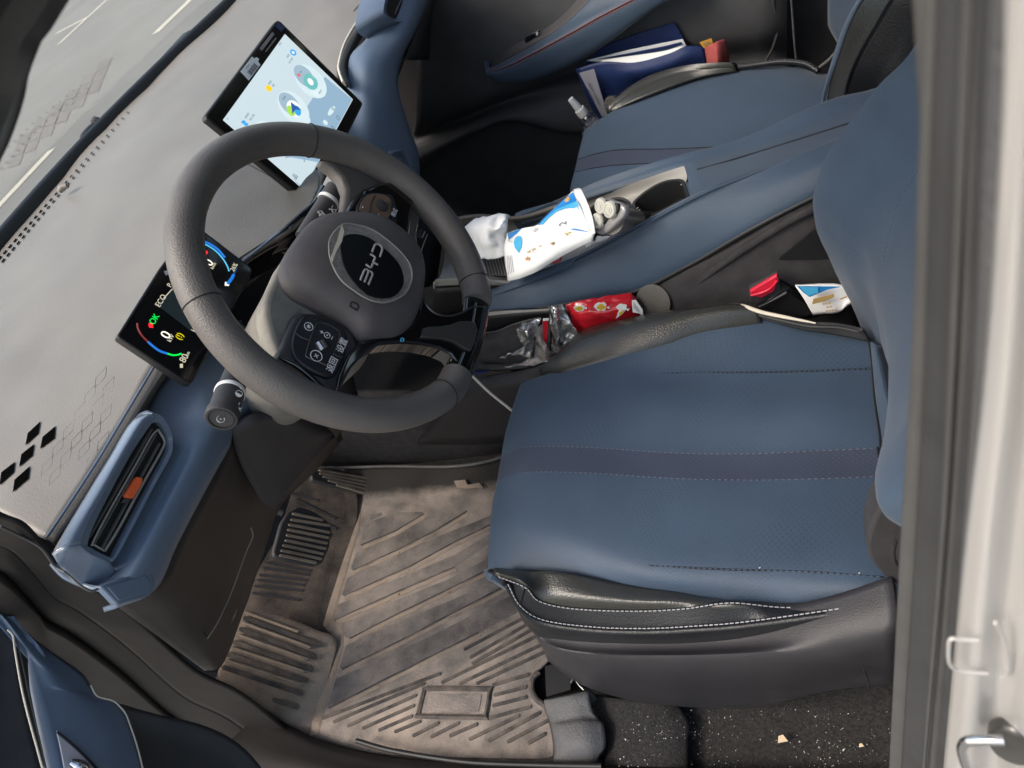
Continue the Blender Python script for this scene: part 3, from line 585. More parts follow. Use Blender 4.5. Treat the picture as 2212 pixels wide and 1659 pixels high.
polys('map_panel', [cU([(455,515),(480,510),(490,535),(470,545)], l=.0014)], .0002, 'label_grey', clus)
polys('map_panel', [cU([(690,205),(720,225),(705,262),(690,250)], l=.0014)], .0002, 'led_blue', clus)
ctube('panel_line', [(455,705),(515,640)], .0005, 'led_cream')
box('stand', (-.262,-.005,.705), (.03,.07,.05), 'plastic_black', clus, .006)
# ------------------------------------------------ centre touchscreen
scr = thing('touchscreen', 'large tablet style touchscreen showing a pale blue home page on the dash centre', 'screen', (-.27,.36,.68))
s1 = U(668,440,'x',-.185); s2 = U(783,230,'x',-.185); s3 = U(447,248,'x',-.225); 
sn = (s2-s1).cross(s3-s1).normalized(); sn = sn if sn.dot(C-s1) > 0 else -sn
sU = lambda pts, K=S1, l=0: [U(*K(*p), 'p', (s1+sn*l, sn)) for p in pts]
slab('housing', sU([(65,880),(62,862),(75,840),(580,165),(600,150),(625,160),(1225,755),(1240,775),(1232,800),(885,1500),(868,1520),(835,1515),(90,905),(72,895)]), .011, 'plastic_black', scr, bevel=.002)
slab('glass_panel', sU([(85,875),(82,862),(590,178),(602,168),(615,172),(1215,762),(1226,778),(1218,800),(872,1490),(860,1502),(840,1500),(100,892)], l=.0008), .001, 'screen_glass', scr)
slab('display', sU([(192,898),(655,255),(1165,745),(797,1420)], l=.0016), .0008, 'screen_on', scr)
mat('ui_light', (.72,.86,.90), .4, emit=0.495); mat('ui_blob', (.40,.55,.66), .4, emit=0.468); mat('ui_sun', (1,.62,.02), .4, emit=0.55); mat('ui_blue', (.05,.38,.8), .4, emit=0.55); mat('ui_text', (.18,.30,.36), .4, emit=0.303); mat('ui_teal', (.2,.62,.6), .4, emit=0.44); mat('ui_green', (.45,.8,.1), .4, emit=0.495); mat('ui_navy', (.03,.12,.4), .4, emit=0.495); mat('ui_white', (.95,.97,.97), .4, emit=0.55); mat('ui_shade', (.33,.50,.66), .4, emit=0.468); mat('ui_red', (.75,.2,.2), .4, emit=0.495)
def ell(cx, cy, a, b, rot, n=28): return [(cx+a*math.cos(t)*math.cos(rot)-b*math.sin(t)*math.sin(rot), cy+a*math.cos(t)*math.sin(rot)+b*math.sin(t)*math.cos(rot)) for t in [2*math.pi*i/n for i in range(n)]]
def ui(pl, mt, l=.0022): polys('interface_icon', [sU(p, l=l) for p in pl], .0004, mt, scr)
ui([[(700,990),(860,740),(955,575),(1160,745),(1020,1000),(800,1415),(770,1395),(640,1260)]], 'ui_shade', .0018)
ui([[(800,1412),(900,1215),(700,1180),(560,1200)]], 'screen_on', .0019)
ui([ell(850,610,150,88,.85), ell(905,690,58,36,.4)], 'ui_light', .0021); ui([ell(720,805,150,88,.85), ell(790,890,60,38,.4)], 'ui_light', .0022); ui([ell(530,990,110,60,.7)], 'ui_light', .0020)
ui([ell(800,570,100,55,.85), ell(690,780,105,58,.85)], 'ui_blob', .0023)
ui([ell(848,612,68,46,.95)], 'ui_teal', .0026); ui([ell(848,612,30,17,.95)], 'ui_white', .0030); ui([ell(722,812,66,46,.95)], 'ui_white', .0026); ui([ell(700,830,44,26,1.0)], 'ui_green', .0028); ui([ell(750,830,40,24,1.2)], 'ui_blue', .0028)
ui([[(700,765),(780,825),(735,820),(712,855)]], 'ui_navy', .0031)
ui([ell(535,662,26,19,.8)], 'ui_sun', .0026); ui([ell(718,393,27,19,.8)], 'ui_blue', .0026); ui([ell(718,393,12,8,.8)], 'ui_white', .0030); ui([ell(345,915,16,13,0), ell(365,932,16,12,0)], 'ui_blue', .0026)
ui([ell(760,562,15,11,.8)], 'ui_red', .0026); ui([ell(875,570,20,13,.8), ell(815,668,20,13,.8), ell(960,918,22,14,.9), ell(1005,830,40,18,-1.)], 'ui_light', .0026)
sX = (s2-s1).normalized(); sY = (s3-s1).normalized(); sY = (sY-sX*sY.dot(sX)).normalized()
def stx(s, p, size, mt, **k): text(s, sU([p], l=.0030)[0], sX, sY, size*.78, mt, scr, **k)
stx('≡≡≡', (545,620), .007, 'ui_text'); stx('≡≡', (570,640), .007, 'ui_text'); stx('≡≡≡', (680,420), .007, 'ui_text'); stx('≡≡ ≡≡≡', (700,455), .006, 'ui_text'); stx('≡≡≡≡', (372,868), .007, 'ui_text'); stx('≡≡ ≡≡', (410,880), .007, 'ui_text'); stx('≡≡≡≡', (650,735), .006, 'ui_text'); stx('≡≡', (775,540), .006, 'ui_text'); stx('≡≡≡≡', (920,690), .006, 'ui_text')
stx('≡≡≡', (620,330), .006, 'ui_text'); stx('≡', (225,890), .006, 'ui_text'); stx('囗', (1055,885), .010, 'ui_text'); stx('◁', (1015,962), .010, 'ui_text'); stx('品', (733,1325), .011, 'ui_text'); stx('✓', (800,1205), .009, 'ui_text'); stx('日', (1017,818), .008, 'ui_text')
slab('sticker', sU([(323,535),(408,425),(428,438),(440,428),(462,440),(455,462),(472,485),(385,603)], l=.0018), .0004, 'paper_white', scr)
bars = []
for i in range(13):
    t = i/13; a = (372+t*55, 540-t*72); wb = 2.2+2.5*((i*7) % 3)/2; bars.append([a, (a[0]+wb*.75, a[1]-wb), (a[0]+wb*.75+30, a[1]-wb+27), (a[0]+30, a[1]+27)])
polys('barcode', [sU(p, l=.0022) for p in bars], .0002, 'print_grey', scr)
polys('sticker', [sU([(582,195),(605,168),(655,205),(628,240)], l=.0018)], .0003, 'folder_blue', scr)
stx('≡≡≡≡≡≡≡≡≡≡', (525,310), .0105, 'label_grey'); stx('≡≡≡≡≡ ≡≡≡≡≡ ≡≡≡≡ ≡≡≡≡≡', (552,335), .0042, 'label_grey'); stx('≡≡≡ ≡≡≡≡≡', (440,535), .004, 'print_grey'); stx('≡≡≡≡≡≡', (375,500), .004, 'print_grey')

# ================================================================== STEERING WHEEL
TI = math.radians(27.76); wn = Vector((math.cos(TI), 0, math.sin(TI))); wu = Vector((-math.sin(TI), 0, math.cos(TI))); WC = Vector((0,0,.72))
def WL(u, v, w_=0): return WC+Y1*u+wu*v+wn*w_
def WP(px, py, w_, K=S3): return U(*K(px, py), 'p', (WC+wn*w_, wn))
wheel = thing('steering_wheel', 'dark grey leather steering wheel with round badge pad and gloss black spokes', 'steering wheel', tuple(WC))
def rimpt(a, r=.1665):
    x, y = math.sin(a)*r, math.cos(a)*r
    if y < -.150: y = -.150-(-.150-y)*.45
    return x, y
def rimarc(name, a0, a1, mt, n=90, ra=.0190, rb=.0175):
    pts = [WL(*rimpt(a0+(a1-a0)*i/n)) for i in range(n+1)]
    bm = bmesh.new(); tube_bm(bm, pts, [(rb, ra)]*(n+1), 20, flat=(pts[0]-WC)); me = bpy.data.meshes.new(name); bm.to_mesh(me); bm.free(); return link(name, me, wheel, mt)
dg_ = math.radians
rim = rimarc('rim', dg_(-163), dg_(158), 'wheel_leather', 140)
rimarc('rim_trim', dg_(158), dg_(197), 'gloss_black', 30, .009, .017)
for a in (-50, 53, 147, -151):
    pts = []
    x, y = rimpt(dg_(a)); o = WL(x, y); rad = (o-WC).normalized()
    for k in range(25): t = 2*math.pi*k/24; pts.append(o+rad*.0178*math.cos(t)+wn*.0193*math.sin(t))
    tube('rim_seam', pts, .0006, 'wheel_seam', rim, n=1, seg=5)
# airbag pad
pad_px = [(320,400),(420,352),(560,340),(700,355),(800,395),(900,470),(980,560),(1016,680),(1012,800),(990,920),(940,1030),(860,1100),(760,1118),(640,1105),(540,1000),(380,895),(250,820),(185,740),(172,650),(210,540)]
pad0 = cr([WP(x, y, 0) for x, y in pad_px], 4, True); pc = WP(700,660,.03)
def ringscale(w_, s, c0=WP(690,670,0), lo=0): return [c0+(p-c0)*s+wn*w_ for p in pad0]
loops = [ringscale(-.03,.97), ringscale(-.012,.985), ringscale(.003,.985), ringscale(.013,.94), ringscale(.020,.85), ringscale(.024,.70), ringscale(.025,.5), ringscale(.025,.2), ringscale(.025,.01)]
ringmesh('airbag_pad', loops, 'wheel_pad', wheel)
# badge with protective film ring
bc = [WP(*p, .0275) for p in [(456,540),(470,470),(540,398),(620,400),(720,430),(830,510),(910,590),(950,660),(950,740),(905,820),(800,866),(700,850),(600,790),(520,720),(470,620)]]
slab('badge_film', bc, .0015, 'film_hazy', wheel, smooth=4)
tube('badge_film_edge', cr(bc, 3, True)+[bc[0]], .0009, 'tray_grey', wheel, n=1, seg=6)
badge = slab('badge', [WP(*p, .029) for p in [(530,520),(545,470),(600,455),(680,470),(760,520),(840,590),(890,660),(905,750),(860,820),(780,838),(690,815),(610,740),(550,640)]], .002, 'badge_black', wheel, smooth=4)
slab('badge_film', [WP(*p, .0295) for p in [(535,400),(548,440),(535,500),(500,560),(478,620),(470,590),(505,500)]], .0006, 'cream', wheel)
mat('badge_letters', (.36,.33,.34), .5)
lt = []
def seg_(ps): 
    for a, b in zip(ps[:-1], ps[1:]): lt.append((a, b))
# B (three bars), Y, D without their stems
seg_([(646,700),(702,730),(722,690),(710,672)]); seg_([(655,708),(700,760)]) if 0 else None

Bz = crop(890,590,110,1217)
strokes = [[(245,1310),(345,1075),(385,1020),(430,1020),(465,1060),(455,1120),(360,1370)], [(465,1070),(500,1065),(545,1085),(575,1130),(580,1180),(470,1440)], [(395,880),(450,915),(500,950),(550,960),(590,860)], [(520,590),(620,645),(655,690),(645,730),(600,815)], [(600,815),(735,890)], [(575,530),(640,360),(680,310),(740,310),(810,350),(850,420),(850,490),(790,665)]]
for st in strokes: tube('lettering', [WP(*p, .0293, Bz) for p in st], .00115, 'badge_letters', badge, n=2, seg=6)
text('ɒ', WP(608,885,.024), Y1, wu, .018, 'wheel_seam', wheel)
slab('spoke_cover', [WP(*p, -.012) for p in [(95,790),(180,600),(300,760),(420,880),(560,980),(640,1060),(600,1100),(500,1050),(300,930),(240,1000),(200,1150),(160,1200),(110,1080),(72,940),(74,860)]], .03, 'column_dusty', wheel, bevel=.006)
slab('spoke_cover', [WP(*p, -.010) for p in [(400,0),(470,50),(530,110),(557,180),(548,260),(520,360),(600,400),(800,480),(960,600),(1000,560),(990,450),(1010,330),(1040,220),(900,100),(700,0)]], .02, 'wheel_leather', wheel, bevel=.006)
# pod on the left spoke
podL = [WP(*p, .002) for p in [(150,1185),(175,1130),(215,1020),(250,950),(300,925),(380,930),(470,960),(560,1005),(610,1060),(628,1110),(640,1170),(600,1250),(545,1350),(500,1405),(450,1390),(380,1330),(300,1260),(220,1215)]]
lp = slab('spoke', podL, .03, 'plastic_dark', wheel, bevel=.004)
bt = slab('switch_pad', [WP(*p, .006) for p in [(235,1110),(262,1010),(300,950),(345,938),(440,965),(540,1012),(568,1080),(556,1180),(520,1270),(478,1312),(420,1310),(330,1265),(255,1200)]], .008, 'button_black', lp, bevel=.003, smooth=2)
tube('switch_seam', [WP(*p, .0065) for p in [(318,1180),(340,1100),(375,1010),(400,990),(450,1000),(505,1030),(522,1060),(500,1130),(475,1200),(455,1245),(400,1225),(325,1195),(318,1180)]], .0006, 'satin_silver', bt, n=4, seg=5)
tube('switch_seam', [WP(*p, .0065) for p in [(258,1052),(290,1075),(335,1092)]], .0005, 'satin_silver', bt, n=4, seg=5)
tube('switch_seam', [WP(*p, .0065) for p in [(482,1165),(505,1188),(540,1195)]], .0005, 'satin_silver', bt, n=4, seg=5)
lathe('scroll_wheel', WP(412,1128,.002), wn, [(0,.0105),(.003,.0105),(.004,.008),(.0041,.0)], 'plastic_black', bt, 24)
tube('roller', [WP(395,1105,.006), WP(425,1150,.006)], [.0055,.0055], 'chrome', bt, n=2)
def wt(s, p, size, mt='print_white', w_=.0068, **k): text(s, WP(*p, w_), Y1, wu, size, mt, bt, **k)
wt('+', (416,1045), .008); wt('–', (474,1077), .008); wt('⊙', (445,1062), .010); wt('⊗', (384,1188), .009); wt('⊛', (338,1012), .011); wt('设置', (537,1125), .009); wt('返回', (478,1240), .009)
tube('spoke_trim', [WP(*p, .002) for p in [(150,1188),(200,1215),(260,1245),(330,1300),(420,1380),(500,1405)]], [.001,.003,.0035,.003,.0025,.001], 'gloss_black', lp)
# right pod
podR = [WP(*p, .002) for p in [(560,330),(600,250),(660,185),(740,148),(830,132),(910,145),(965,185),(978,225),(972,280),(955,360),(945,450),(935,530),(900,500),(820,420),(700,360),(620,350)]]
rp = slab('spoke', podR, .03, 'gloss_black', wheel, bevel=.005)
bt2 = slab('switch_pad', [WP(*p, .006) for p in [(622,320),(655,230),(720,205),(800,210),(845,225),(868,300),(865,400),(850,440),(780,395),(700,345)]], .008, 'button_black', rp, bevel=.003, smooth=2)
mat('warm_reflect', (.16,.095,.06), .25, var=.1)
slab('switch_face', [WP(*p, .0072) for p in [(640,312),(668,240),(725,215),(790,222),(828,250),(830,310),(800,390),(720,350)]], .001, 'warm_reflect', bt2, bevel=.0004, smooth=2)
tube('switch_seam', [WP(*p, .0078) for p in [(700,345),(712,260),(735,225)]], .0005, 'plastic_black', bt2, n=4, seg=5)
tube('switch_seam', [WP(*p, .0078) for p in [(800,388),(830,320),(815,255)]], .0005, 'plastic_black', bt2, n=4, seg=5)
lathe('scroll_wheel', WP(770,290,.006), wn, [(0,.0075),(.003,.0075),(.004,.005),(.0041,.0)], 'plastic_dark', bt2, 24)
def wt2(s, p, size, mt='print_white', w_=.0082, **k): text(s, WP(*p, w_), Y1, wu, size, mt, bt2, **k)
wt2('▵', (787,258), .007); wt2('▿', (758,342), .008); wt2('-', (655,292), .01); wt2('模式', (850,328), .0065); wt2('♪', (830,408), .008)
# lower double spoke
sp_o = [(1015,800),(1040,860),(1080,912),(1130,938),(1185,942),(1250,925),(1320,890),(1370,888),(1402,900),(1398,960),(1375,1080),(1348,1180),(1302,1300),(1270,1290),(1235,1235),(1190,1175),(1120,1140),(1000,1115),(880,1108),(760,1118),(700,1150),(640,1205),(590,1260),(545,1345),(500,1405),(520,1300),(570,1180),(640,1100),(800,1060),(930,1010),(985,950)]
bsp = slab('lower_spoke', [WP(*p, .008) for p in sp_o], .024, 'gloss_black', wheel, bevel=.003)
slab('spoke_insert', [WP(*p, .0125) for p in [(1008,1072),(1022,1020),(1060,1012),(1130,1008),(1190,998),(1240,978),(1290,975),(1335,985),(1350,1030),(1335,1100),(1310,1155),(1270,1140),(1200,1098),(1130,1082)]], .005, 'satin_silver', bsp, bevel=.001)
tube('spoke_highlight', [WP(*p, .0085) for p in [(1020,830),(1040,880),(1080,922),(1130,943),(1185,946),(1250,930),(1320,893),(1395,893)]], .0011, 'satin_silver', bsp, seg=6)
wt3 = tube('spoke_light', [WP(*p, .0095) for p in [(888,1100),(890,1082),(905,1085),(900,1100)]], .0008, 'wipes_cyan', bsp, n=3, seg=5)
# column shroud
shr = thing('steering_column', 'dusty grey steering column shroud behind the wheel pad with two stalks', 'steering column', tuple(WL(0,0,-.12)))
sh_l = []
for w_, sx_, sy_, ov in ((-.020,.060,.052,-.006),(-.05,.074,.062,-.006),(-.10,.078,.068,-.010),(-.16,.074,.066,-.012),(-.26,.065,.060,-.014)):
    sh_l.append([WL(sx_*math.cos(t)-.014+(.0), sy_*math.sin(t)+ov, w_) for t in [2*math.pi*i/40 for i in range(40)]])
ringmesh('shroud', sh_l, 'column_dusty', shr)
def stalk(p0, p1, w0, w1, K, r):
    a = WP(*p0, w0, K); b = WP(*p1, w1, K); return a, (b-a)
a, ax_ = stalk((955,1260),(858,1545),-.055,-.035,S2,.012); ln = ax_.length
lathe('indicator_stalk', a-ax_.normalized()*.05, ax_, [(0,.010),(.05,.012),(.05+ln*.35,.0128),(.05+ln*.36,.0136),(.05+ln*.85,.0138),(.05+ln*.86,.0148),(.05+ln,.0148),(.05+ln+.001,.0140),(.05+ln+.0012,.012),(.05+ln+.0005,.0118),(.05+ln+.0005,0)], 'plastic_dark', shr)
lathe('stalk_band', a+ax_*.35, ax_, [(0,.0142),(.002,.0144),(.004,.0144),(.0045,.014)], 'print_white', shr)
for i_, (px_, py_, ch) in enumerate([(905,1455,'☼'),(940,1425,'0'),(990,1330,'-'),(985,1375,'◐'),(965,1440,'E'),(980,1475,'x')]): text(ch, WP(px_, py_, -.030, S2), Y1, wu, .0085, 'print_white', shr)
text('⊙', WP(852,1550,-.033,S2), Y1, wu, .011, 'print_white', shr); lathe('stalk_cap_ring', a+ax_*1.005, ax_, [(0,.0118),(.0012,.0118),(.0012,.0110),(.0,.0110)], 'plastic_black', shr)
a, ax_ = stalk((920,1600),(1045,1420),-.055,-.045,S1,.012); ln = ax_.length
lathe('wiper_stalk', a-ax_.normalized()*.04, ax_, [(0,.010),(.04,.0115),(.04+ln*.40,.0120),(.04+ln*.42,.0128),(.04+ln*.98,.0132),(.04+ln,.0122),(.04+ln+.001,0)], 'plastic_dark', shr)
lathe('stalk_band', a+ax_*.44, ax_, [(0,.0134),(.002,.0136),(.004,.0136),(.0045,.0134)], 'print_white', shr)
for px_, py_, ch in ((905,1592,'◂'),(925,1603,'◂D'),(945,1610,'0'),(1020,1580,'△'),(985,1565,'-'),(968,1620,'o'),(1010,1545,'–')): text(ch, WP(px_, py_, -.038, S1), Y1, wu, .009, 'print_white', shr)
# wiper icons etc. sit on the stalk

# ================================================================== DRIVER SEAT
seat = thing('driver_seat', 'blue perforated leather driver seat with black side bolsters seen beside the open doorway', 'car seat', (.25,0,.0))
R0 = L([(1129,829),(1209,802),(1344,761),(1513,709),(1644,690),(1749,714),(1877,737)], 'z', [.345,.365,.375,.375,.365,.352,.342])
R1 = L([(1112,880),(1200,856),(1340,815),(1460,806),(1634,804),(1760,801),(1880,796)], 'z', [.348,.365,.368,.357,.350,.345,.337])
Rm_ = L([(1098,930),(1190,905),(1355,885),(1500,885),(1675,885),(1790,880),(1890,870)], 'z', [.348,.366,.366,.360,.354,.347,.337])
R2 = L([(1085,986),(1133,966),(1260,966),(1450,978),(1620,980),(1770,974),(1896,968)], 'z', [.345,.362,.362,.355,.347,.338,.332])
R3 = L([(1076,1038),(1133,1021),(1260,1021),(1450,1033),(1620,1037),(1770,1034),(1891,1029)], 'z', [.345,.362,.362,.355,.347,.338,.332])
R3b = L([(1066,1090),(1125,1080),(1240,1090),(1420,1125),(1590,1130),(1750,1130),(1893,1130)], 'z', [.346,.362,.365,.361,.354,.347,.342])
R4 = L([(1060,1150),(1112,1148),(1225,1165),(1400,1222),(1570,1230),(1740,1235),(1910,1247)], 'z', [.346,.360,.366,.363,.358,.355,.358])
R5 = L([(1056,1222),(1110,1226),(1242,1238),(1400,1268),(1578,1293),(1740,1293),(1935,1288)], 'z', [.33,.345,.35,.345,.34,.345,.355])
def roll(r): return [r[0]+Vector((.055,0,-.115)), r[0]+Vector((.018,0,-.055)), r[0]+Vector((0,0,-.012))]+r+[r[-1]+Vector((.05,0,-.01))]
rows = [roll(r) for r in (R0, R1, Rm_, R2, R3, R3b, R4, R5)]
# tuck edges down a little
e_in = [p+Vector((0,.006,-.010)) for p in rows[0]]; e_out = [p+Vector((0,-.004,-.014)) for p in rows[-1]]
cush = sheet('seat_cushion', [e_in]+rows+[e_out], ['seat_leather','seat_stripe'], seat, thick=.01, n=5, nr=5, crinkle=(.0016,11), band=lambda r, c: 1 if r == 4 else 0)
stitches('stitching', R1[2:], 'blue_stitch', cush, .006, .0035, .0005); stitches('stitching', R2, 'grey_stitch', cush, .007, .003, .0005); stitches('stitching', R3, 'grey_stitch', cush, .007, .003, .0005); stitches('stitching', R4[3:], 'blue_stitch', cush, .006, .0035, .0006)
for r_ in (R1[2:], R4[3:]): tube('cushion_seam', [p+Vector((0,0,-.0002)) for p in r_], .0011, 'seam_dark', cush)
tube('cushion_seam', [R2[-1]+Vector((0,.0,.002)), *L([(1903,1010),(1900,942),(1889,860),(1883,780),(1877,737)], 'z', [.34,.342,.342,.344,.346])], .0012, 'seam_dark', cush)
# back folds of the cushion: upturned blue flap
sheet('cushion_flap', [L([(1877,737),(1884,800),(1892,880),(1902,950),(1911,1008)], 'z', [.342,.342,.340,.338,.337]), L([(1890,745),(1903,810),(1918,885),(1925,950),(1918,1005)], 'z', [.362,.362,.360,.355,.345]), L([(1905,745),(1925,810),(1935,885),(1940,960),(1938,1030)], 'z', [.35,.35,.35,.345,.34])], 'blue_leather', seat, thick=.004)
# passenger-side black bolster
O1 = L([(1176,812),(1209,769),(1263,721),(1344,699),(1430,682),(1513,674),(1592,667),(1636,680)], 'z', [.33,.352,.365,.372,.375,.375,.372,.362])
I1 = L([(1180,813),(1215,802),(1280,781),(1344,761),(1438,731),(1513,709),(1592,694),(1644,690)], 'z', [.345,.362,.370,.374,.376,.374,.370,.364])
Md = [(a*.5+b*.5)+Z1*.012 for a, b in zip(O1, I1)]
blr = sheet('side_bolster', [[p+Vector((0,.02,-.08)) for p in O1], [p+Vector((0,.006,-.012)) for p in O1], O1, Md, I1, [p+Vector((0,-.004,-.012)) for p in I1]], 'bolster_leather', seat, thick=.006)
tube('piping', [p+Vector((0,.002,.002)) for p in O1], .0028, 'black_leather', blr)
stitches('stitching', [p+Vector((0,.0,.004)) for p in O1], 'white_stitch', blr, .0045, .003, .0004)
tube('cushion_seam', [p+Z1*.001 for p in I1], .0013, 'seam_dark', blr)
# loose rear corner piece with cream edge
e_ = L([(1550,667),(1571,660),(1605,661),(1644,674),(1696,685),(1762,698)], 'z', [.378,.382,.384,.382,.380,.378])
g_ = L([(1636,690),(1650,692),(1690,702),(1740,714),(1800,722),(1877,738)], 'z', [.366,.364,.362,.358,.352,.346])
h_ = L([(1640,676),(1665,682),(1700,690),(1750,700),(1810,702),(1860,712)], 'z', [.378,.378,.377,.374,.372,.368])
sheet('corner_flap', [g_, lerprow(g_, h_, .5, .002), h_, [p+Vector((0,.02,-.03)) for p in h_]], 'seal_rubber', seat, thick=.004)
tube('cream_piping', e_, [.0008,.0022,.0026,.0028,.0024,.001], 'cream', seat)
# door-side bolsters
D0 = L([(1068,1226),(1118,1230),(1180,1232),(1242,1240),(1351,1262),(1460,1277),(1578,1295),(1700,1292),(1874,1288)], 'y', [-.178,-.18,-.182,-.184,-.19,-.196,-.2,-.2,-.2])
Dm = L([(1072,1236),(1124,1250),(1176,1276),(1242,1288),(1360,1296),(1470,1296),(1578,1297),(1700,1303),(1874,1296)], 'y', [-.19,-.20,-.205,-.21,-.213,-.212,-.208,-.208,-.208])
D1_ = L([(1080,1246),(1137,1269),(1168,1299),(1242,1315),(1373,1320),(1480,1315),(1580,1302),(1705,1312),(1874,1300)], 'y', [-.195,-.208,-.215,-.218,-.220,-.220,-.218,-.215,-.212])
D2_ = L([(1100,1262),(1126,1308),(1176,1339),(1285,1354),(1400,1357),(1500,1352),(1591,1345),(1721,1328),(1874,1305)], 'y', [-.205,-.218,-.226,-.232,-.234,-.234,-.232,-.228,-.222])
D3_ = L([(1142,1339),(1165,1362),(1198,1382),(1285,1395),(1416,1397),(1510,1393),(1591,1387),(1740,1373),(1874,1328)], 'y', [-.212,-.222,-.228,-.234,-.236,-.236,-.235,-.232,-.226])
sheet('side_bolster', [D0, Dm, D1_], 'bolster_leather', seat, thick=.006)
sheet('side_bolster', [D1_, lerprow(D1_, D2_, .5), D2_], 'black_leather', seat, thick=.006)
sheet('side_bolster', [D2_, lerprow(D2_, D3_, .5), D3_, [p+Vector((0,.03,-.01)) for p in D3_]], 'black_leather', seat, thick=.006)
for rr in (D1_, D2_):
    tube('bolster_seam', rr, .0014, 'seam_dark', seat); stitches('stitching', [p+Vector((0,-.0015,.003)) for p in rr], 'white_stitch', seat, .0055, .0038, .0006)
# front lip under the cushion
sheet('front_lip', [[R5[0]+Vector((.0,-.004,-.002)), R5[0]+Vector((.01,-.006,-.03)), R5[0]+Vector((.03,-.008,-.07)), R5[0]+Vector((.06,-.01,-.11))], [D0[1]+Vector((0,-.002,0)), D1_[1], D2_[1], D3_[0]]], 'black_leather', seat, thick=.004, lin=True)
# plastic side base
q0 = D3_; q1 = L([(1150,1362),(1176,1390),(1215,1408),(1290,1419),(1420,1421),(1520,1420),(1640,1415),(1790,1408),(1935,1372)], 'y', [-.222,-.238,-.25,-.256,-.26,-.26,-.26,-.258,-.252])
q2 = L([(1166,1390),(1195,1425),(1240,1445),(1310,1458),(1425,1462),(1530,1462),(1650,1458),(1790,1440),(1940,1410)], 'y', [-.226,-.242,-.252,-.258,-.262,-.262,-.262,-.258,-.252])
q3 = L([(1185,1426),(1233,1463),(1285,1489),(1373,1514),(1450,1524),(1550,1530),(1655,1525),(1775,1494),(1940,1474)], 'y', [-.212,-.222,-.228,-.232,-.234,-.234,-.234,-.234,-.235])
top = L([(1142,1339),(1168,1368),(1205,1386),(1288,1397),(1416,1400),(1515,1397),(1630,1390),(1800,1358),(1935,1318)], 'y', [-.215,-.228,-.238,-.244,-.246,-.246,-.246,-.243,-.235])
base = sheet('seat_base', [[p+Vector((0,.03,.005)) for p in top], top, q1, q2, lerprow(q2, q3, .6, 0), q3, [p+Vector((0,.03,-.006)) for p in q3]], 'seat_plastic', seat, thick=.006)
tube('base_seam', L([(1866,1446),(1874,1468),(1878,1490)], 'y', -.256), .001, 'seam_dark', base)
box('seat_frame', (.26,0,.16), (.36,.36,.20), 'plastic_black', seat, .02)
# cushion core so the seat reads solid from any side
box('seat_core', (.25,-.01,.25), (.36,.30,.12), 'black_leather', seat, .04)
# dark hinge side cover between cushion and backrest
slab('hinge_cover', L([(1957,1030),(1925,1062),(1895,1105),(1876,1150),(1872,1185),(1884,1215),(1905,1240),(1940,1266),(1990,1270),(2000,1150),(1990,1040)], 'y', -.205), .03, 'plastic_dark', seat, bevel=.004, smooth=3)
tube('belt_loop', L([(1935,1165),(1930,1185),(1930,1205),(1936,1220)], 'y', -.225), .0018, 'fabric_dark', seat)
# backrest
bp_ = [((1905,1030),.12),((1888,770),.155),((1864,714),.165),((1838,656),.18),((1807,597),.192),((1771,515),.20),((1761,460),.205),((1763,415),.205),((1793,338),.2),((1825,292),.19),((1869,238),.18),((1908,187),.17),((1959,137),.155),((1997,86),.14),((2060,-10),.12)]
rows = []
for (p, y) in bp_:
    E_ = U(*p, 'y', y); z = E_.z
    rows.append([E_+Vector((.10,.03,0)), E_+Vector((.012,.012,0)), E_, E_+Vector((.022,-.05,0)), E_+Vector((.045,-.10,0)), Vector((E_.x+.05,0,z)), *[Vector((E_.x+dx+max(0,(.52-z))*.9, yy+max(0,.50-z)*.25, z)) for dx, yy in ((.035,-.12),(.02,-.18),(.03,-.215),(.10,-.23))]])
bk = sheet('backrest', rows, ['seat_leather'], seat, thick=.012, crinkle=(.002,10))
tube('backrest_seam', [r[1]+Vector((.004,.0,0)) for r in rows[5:]], .0012, 'seam_dark', bk)
stitches('stitching', [U(*p, 'y', y) for p, y in [((1985,370),.06),((1950,420),.06),((1925,490),.055),((1905,570),.05)]], 'blue_stitch', bk)

# ================================================================== PASSENGER SEAT
ps = thing('passenger_seat', 'blue passenger seat with grey purple centre stripe on the far side of the console', 'car seat', (.25,.70,.0))
a0 = L([(1267,278),(1319,243),(1371,222),(1441,194),(1510,170),(1614,149),(1718,146),(1776,160)], 'z', [.345,.358,.362,.362,.358,.352,.345,.34])
a1 = L([(1257,312),(1310,275),(1371,262),(1450,232),(1530,215),(1630,200),(1720,190),(1780,190)], 'z', .355)
a2 = L([(1249,345),(1290,332),(1340,324),(1440,322),(1540,318),(1640,310),(1730,300),(1790,290)], 'z', .355)
a3 = L([(1243,372),(1290,362),(1345,356),(1440,352),(1540,348),(1640,340),(1730,330),(1790,320)], 'z', .352)
a4 = L([(1236,402),(1290,400),(1345,398),(1440,395),(1540,390),(1640,380),(1730,370),(1790,360)], 'z', .345)
a5 = L([(1230,470),(1290,470),(1345,468),(1440,460),(1540,455),(1640,450),(1730,440),(1790,430)], 'z', .33)
rows = [roll(r) for r in (a0, a1, a2, a3, a4, a5)]
pc_ = sheet('seat_cushion', [[p+Vector((0,.004,-.012)) for p in rows[0]]]+rows, ['seat_leather','seat_stripe'], ps, thick=.01, band=lambda r, c: 1 if r == 3 else 0)
tube('cushion_seam', [p+Z1*.0006 for p in a2[:6]], .0008, 'seam_dark', pc_); tube('cushion_seam', [p+Z1*.0006 for p in a3[:5]], .0008, 'seam_dark', pc_)
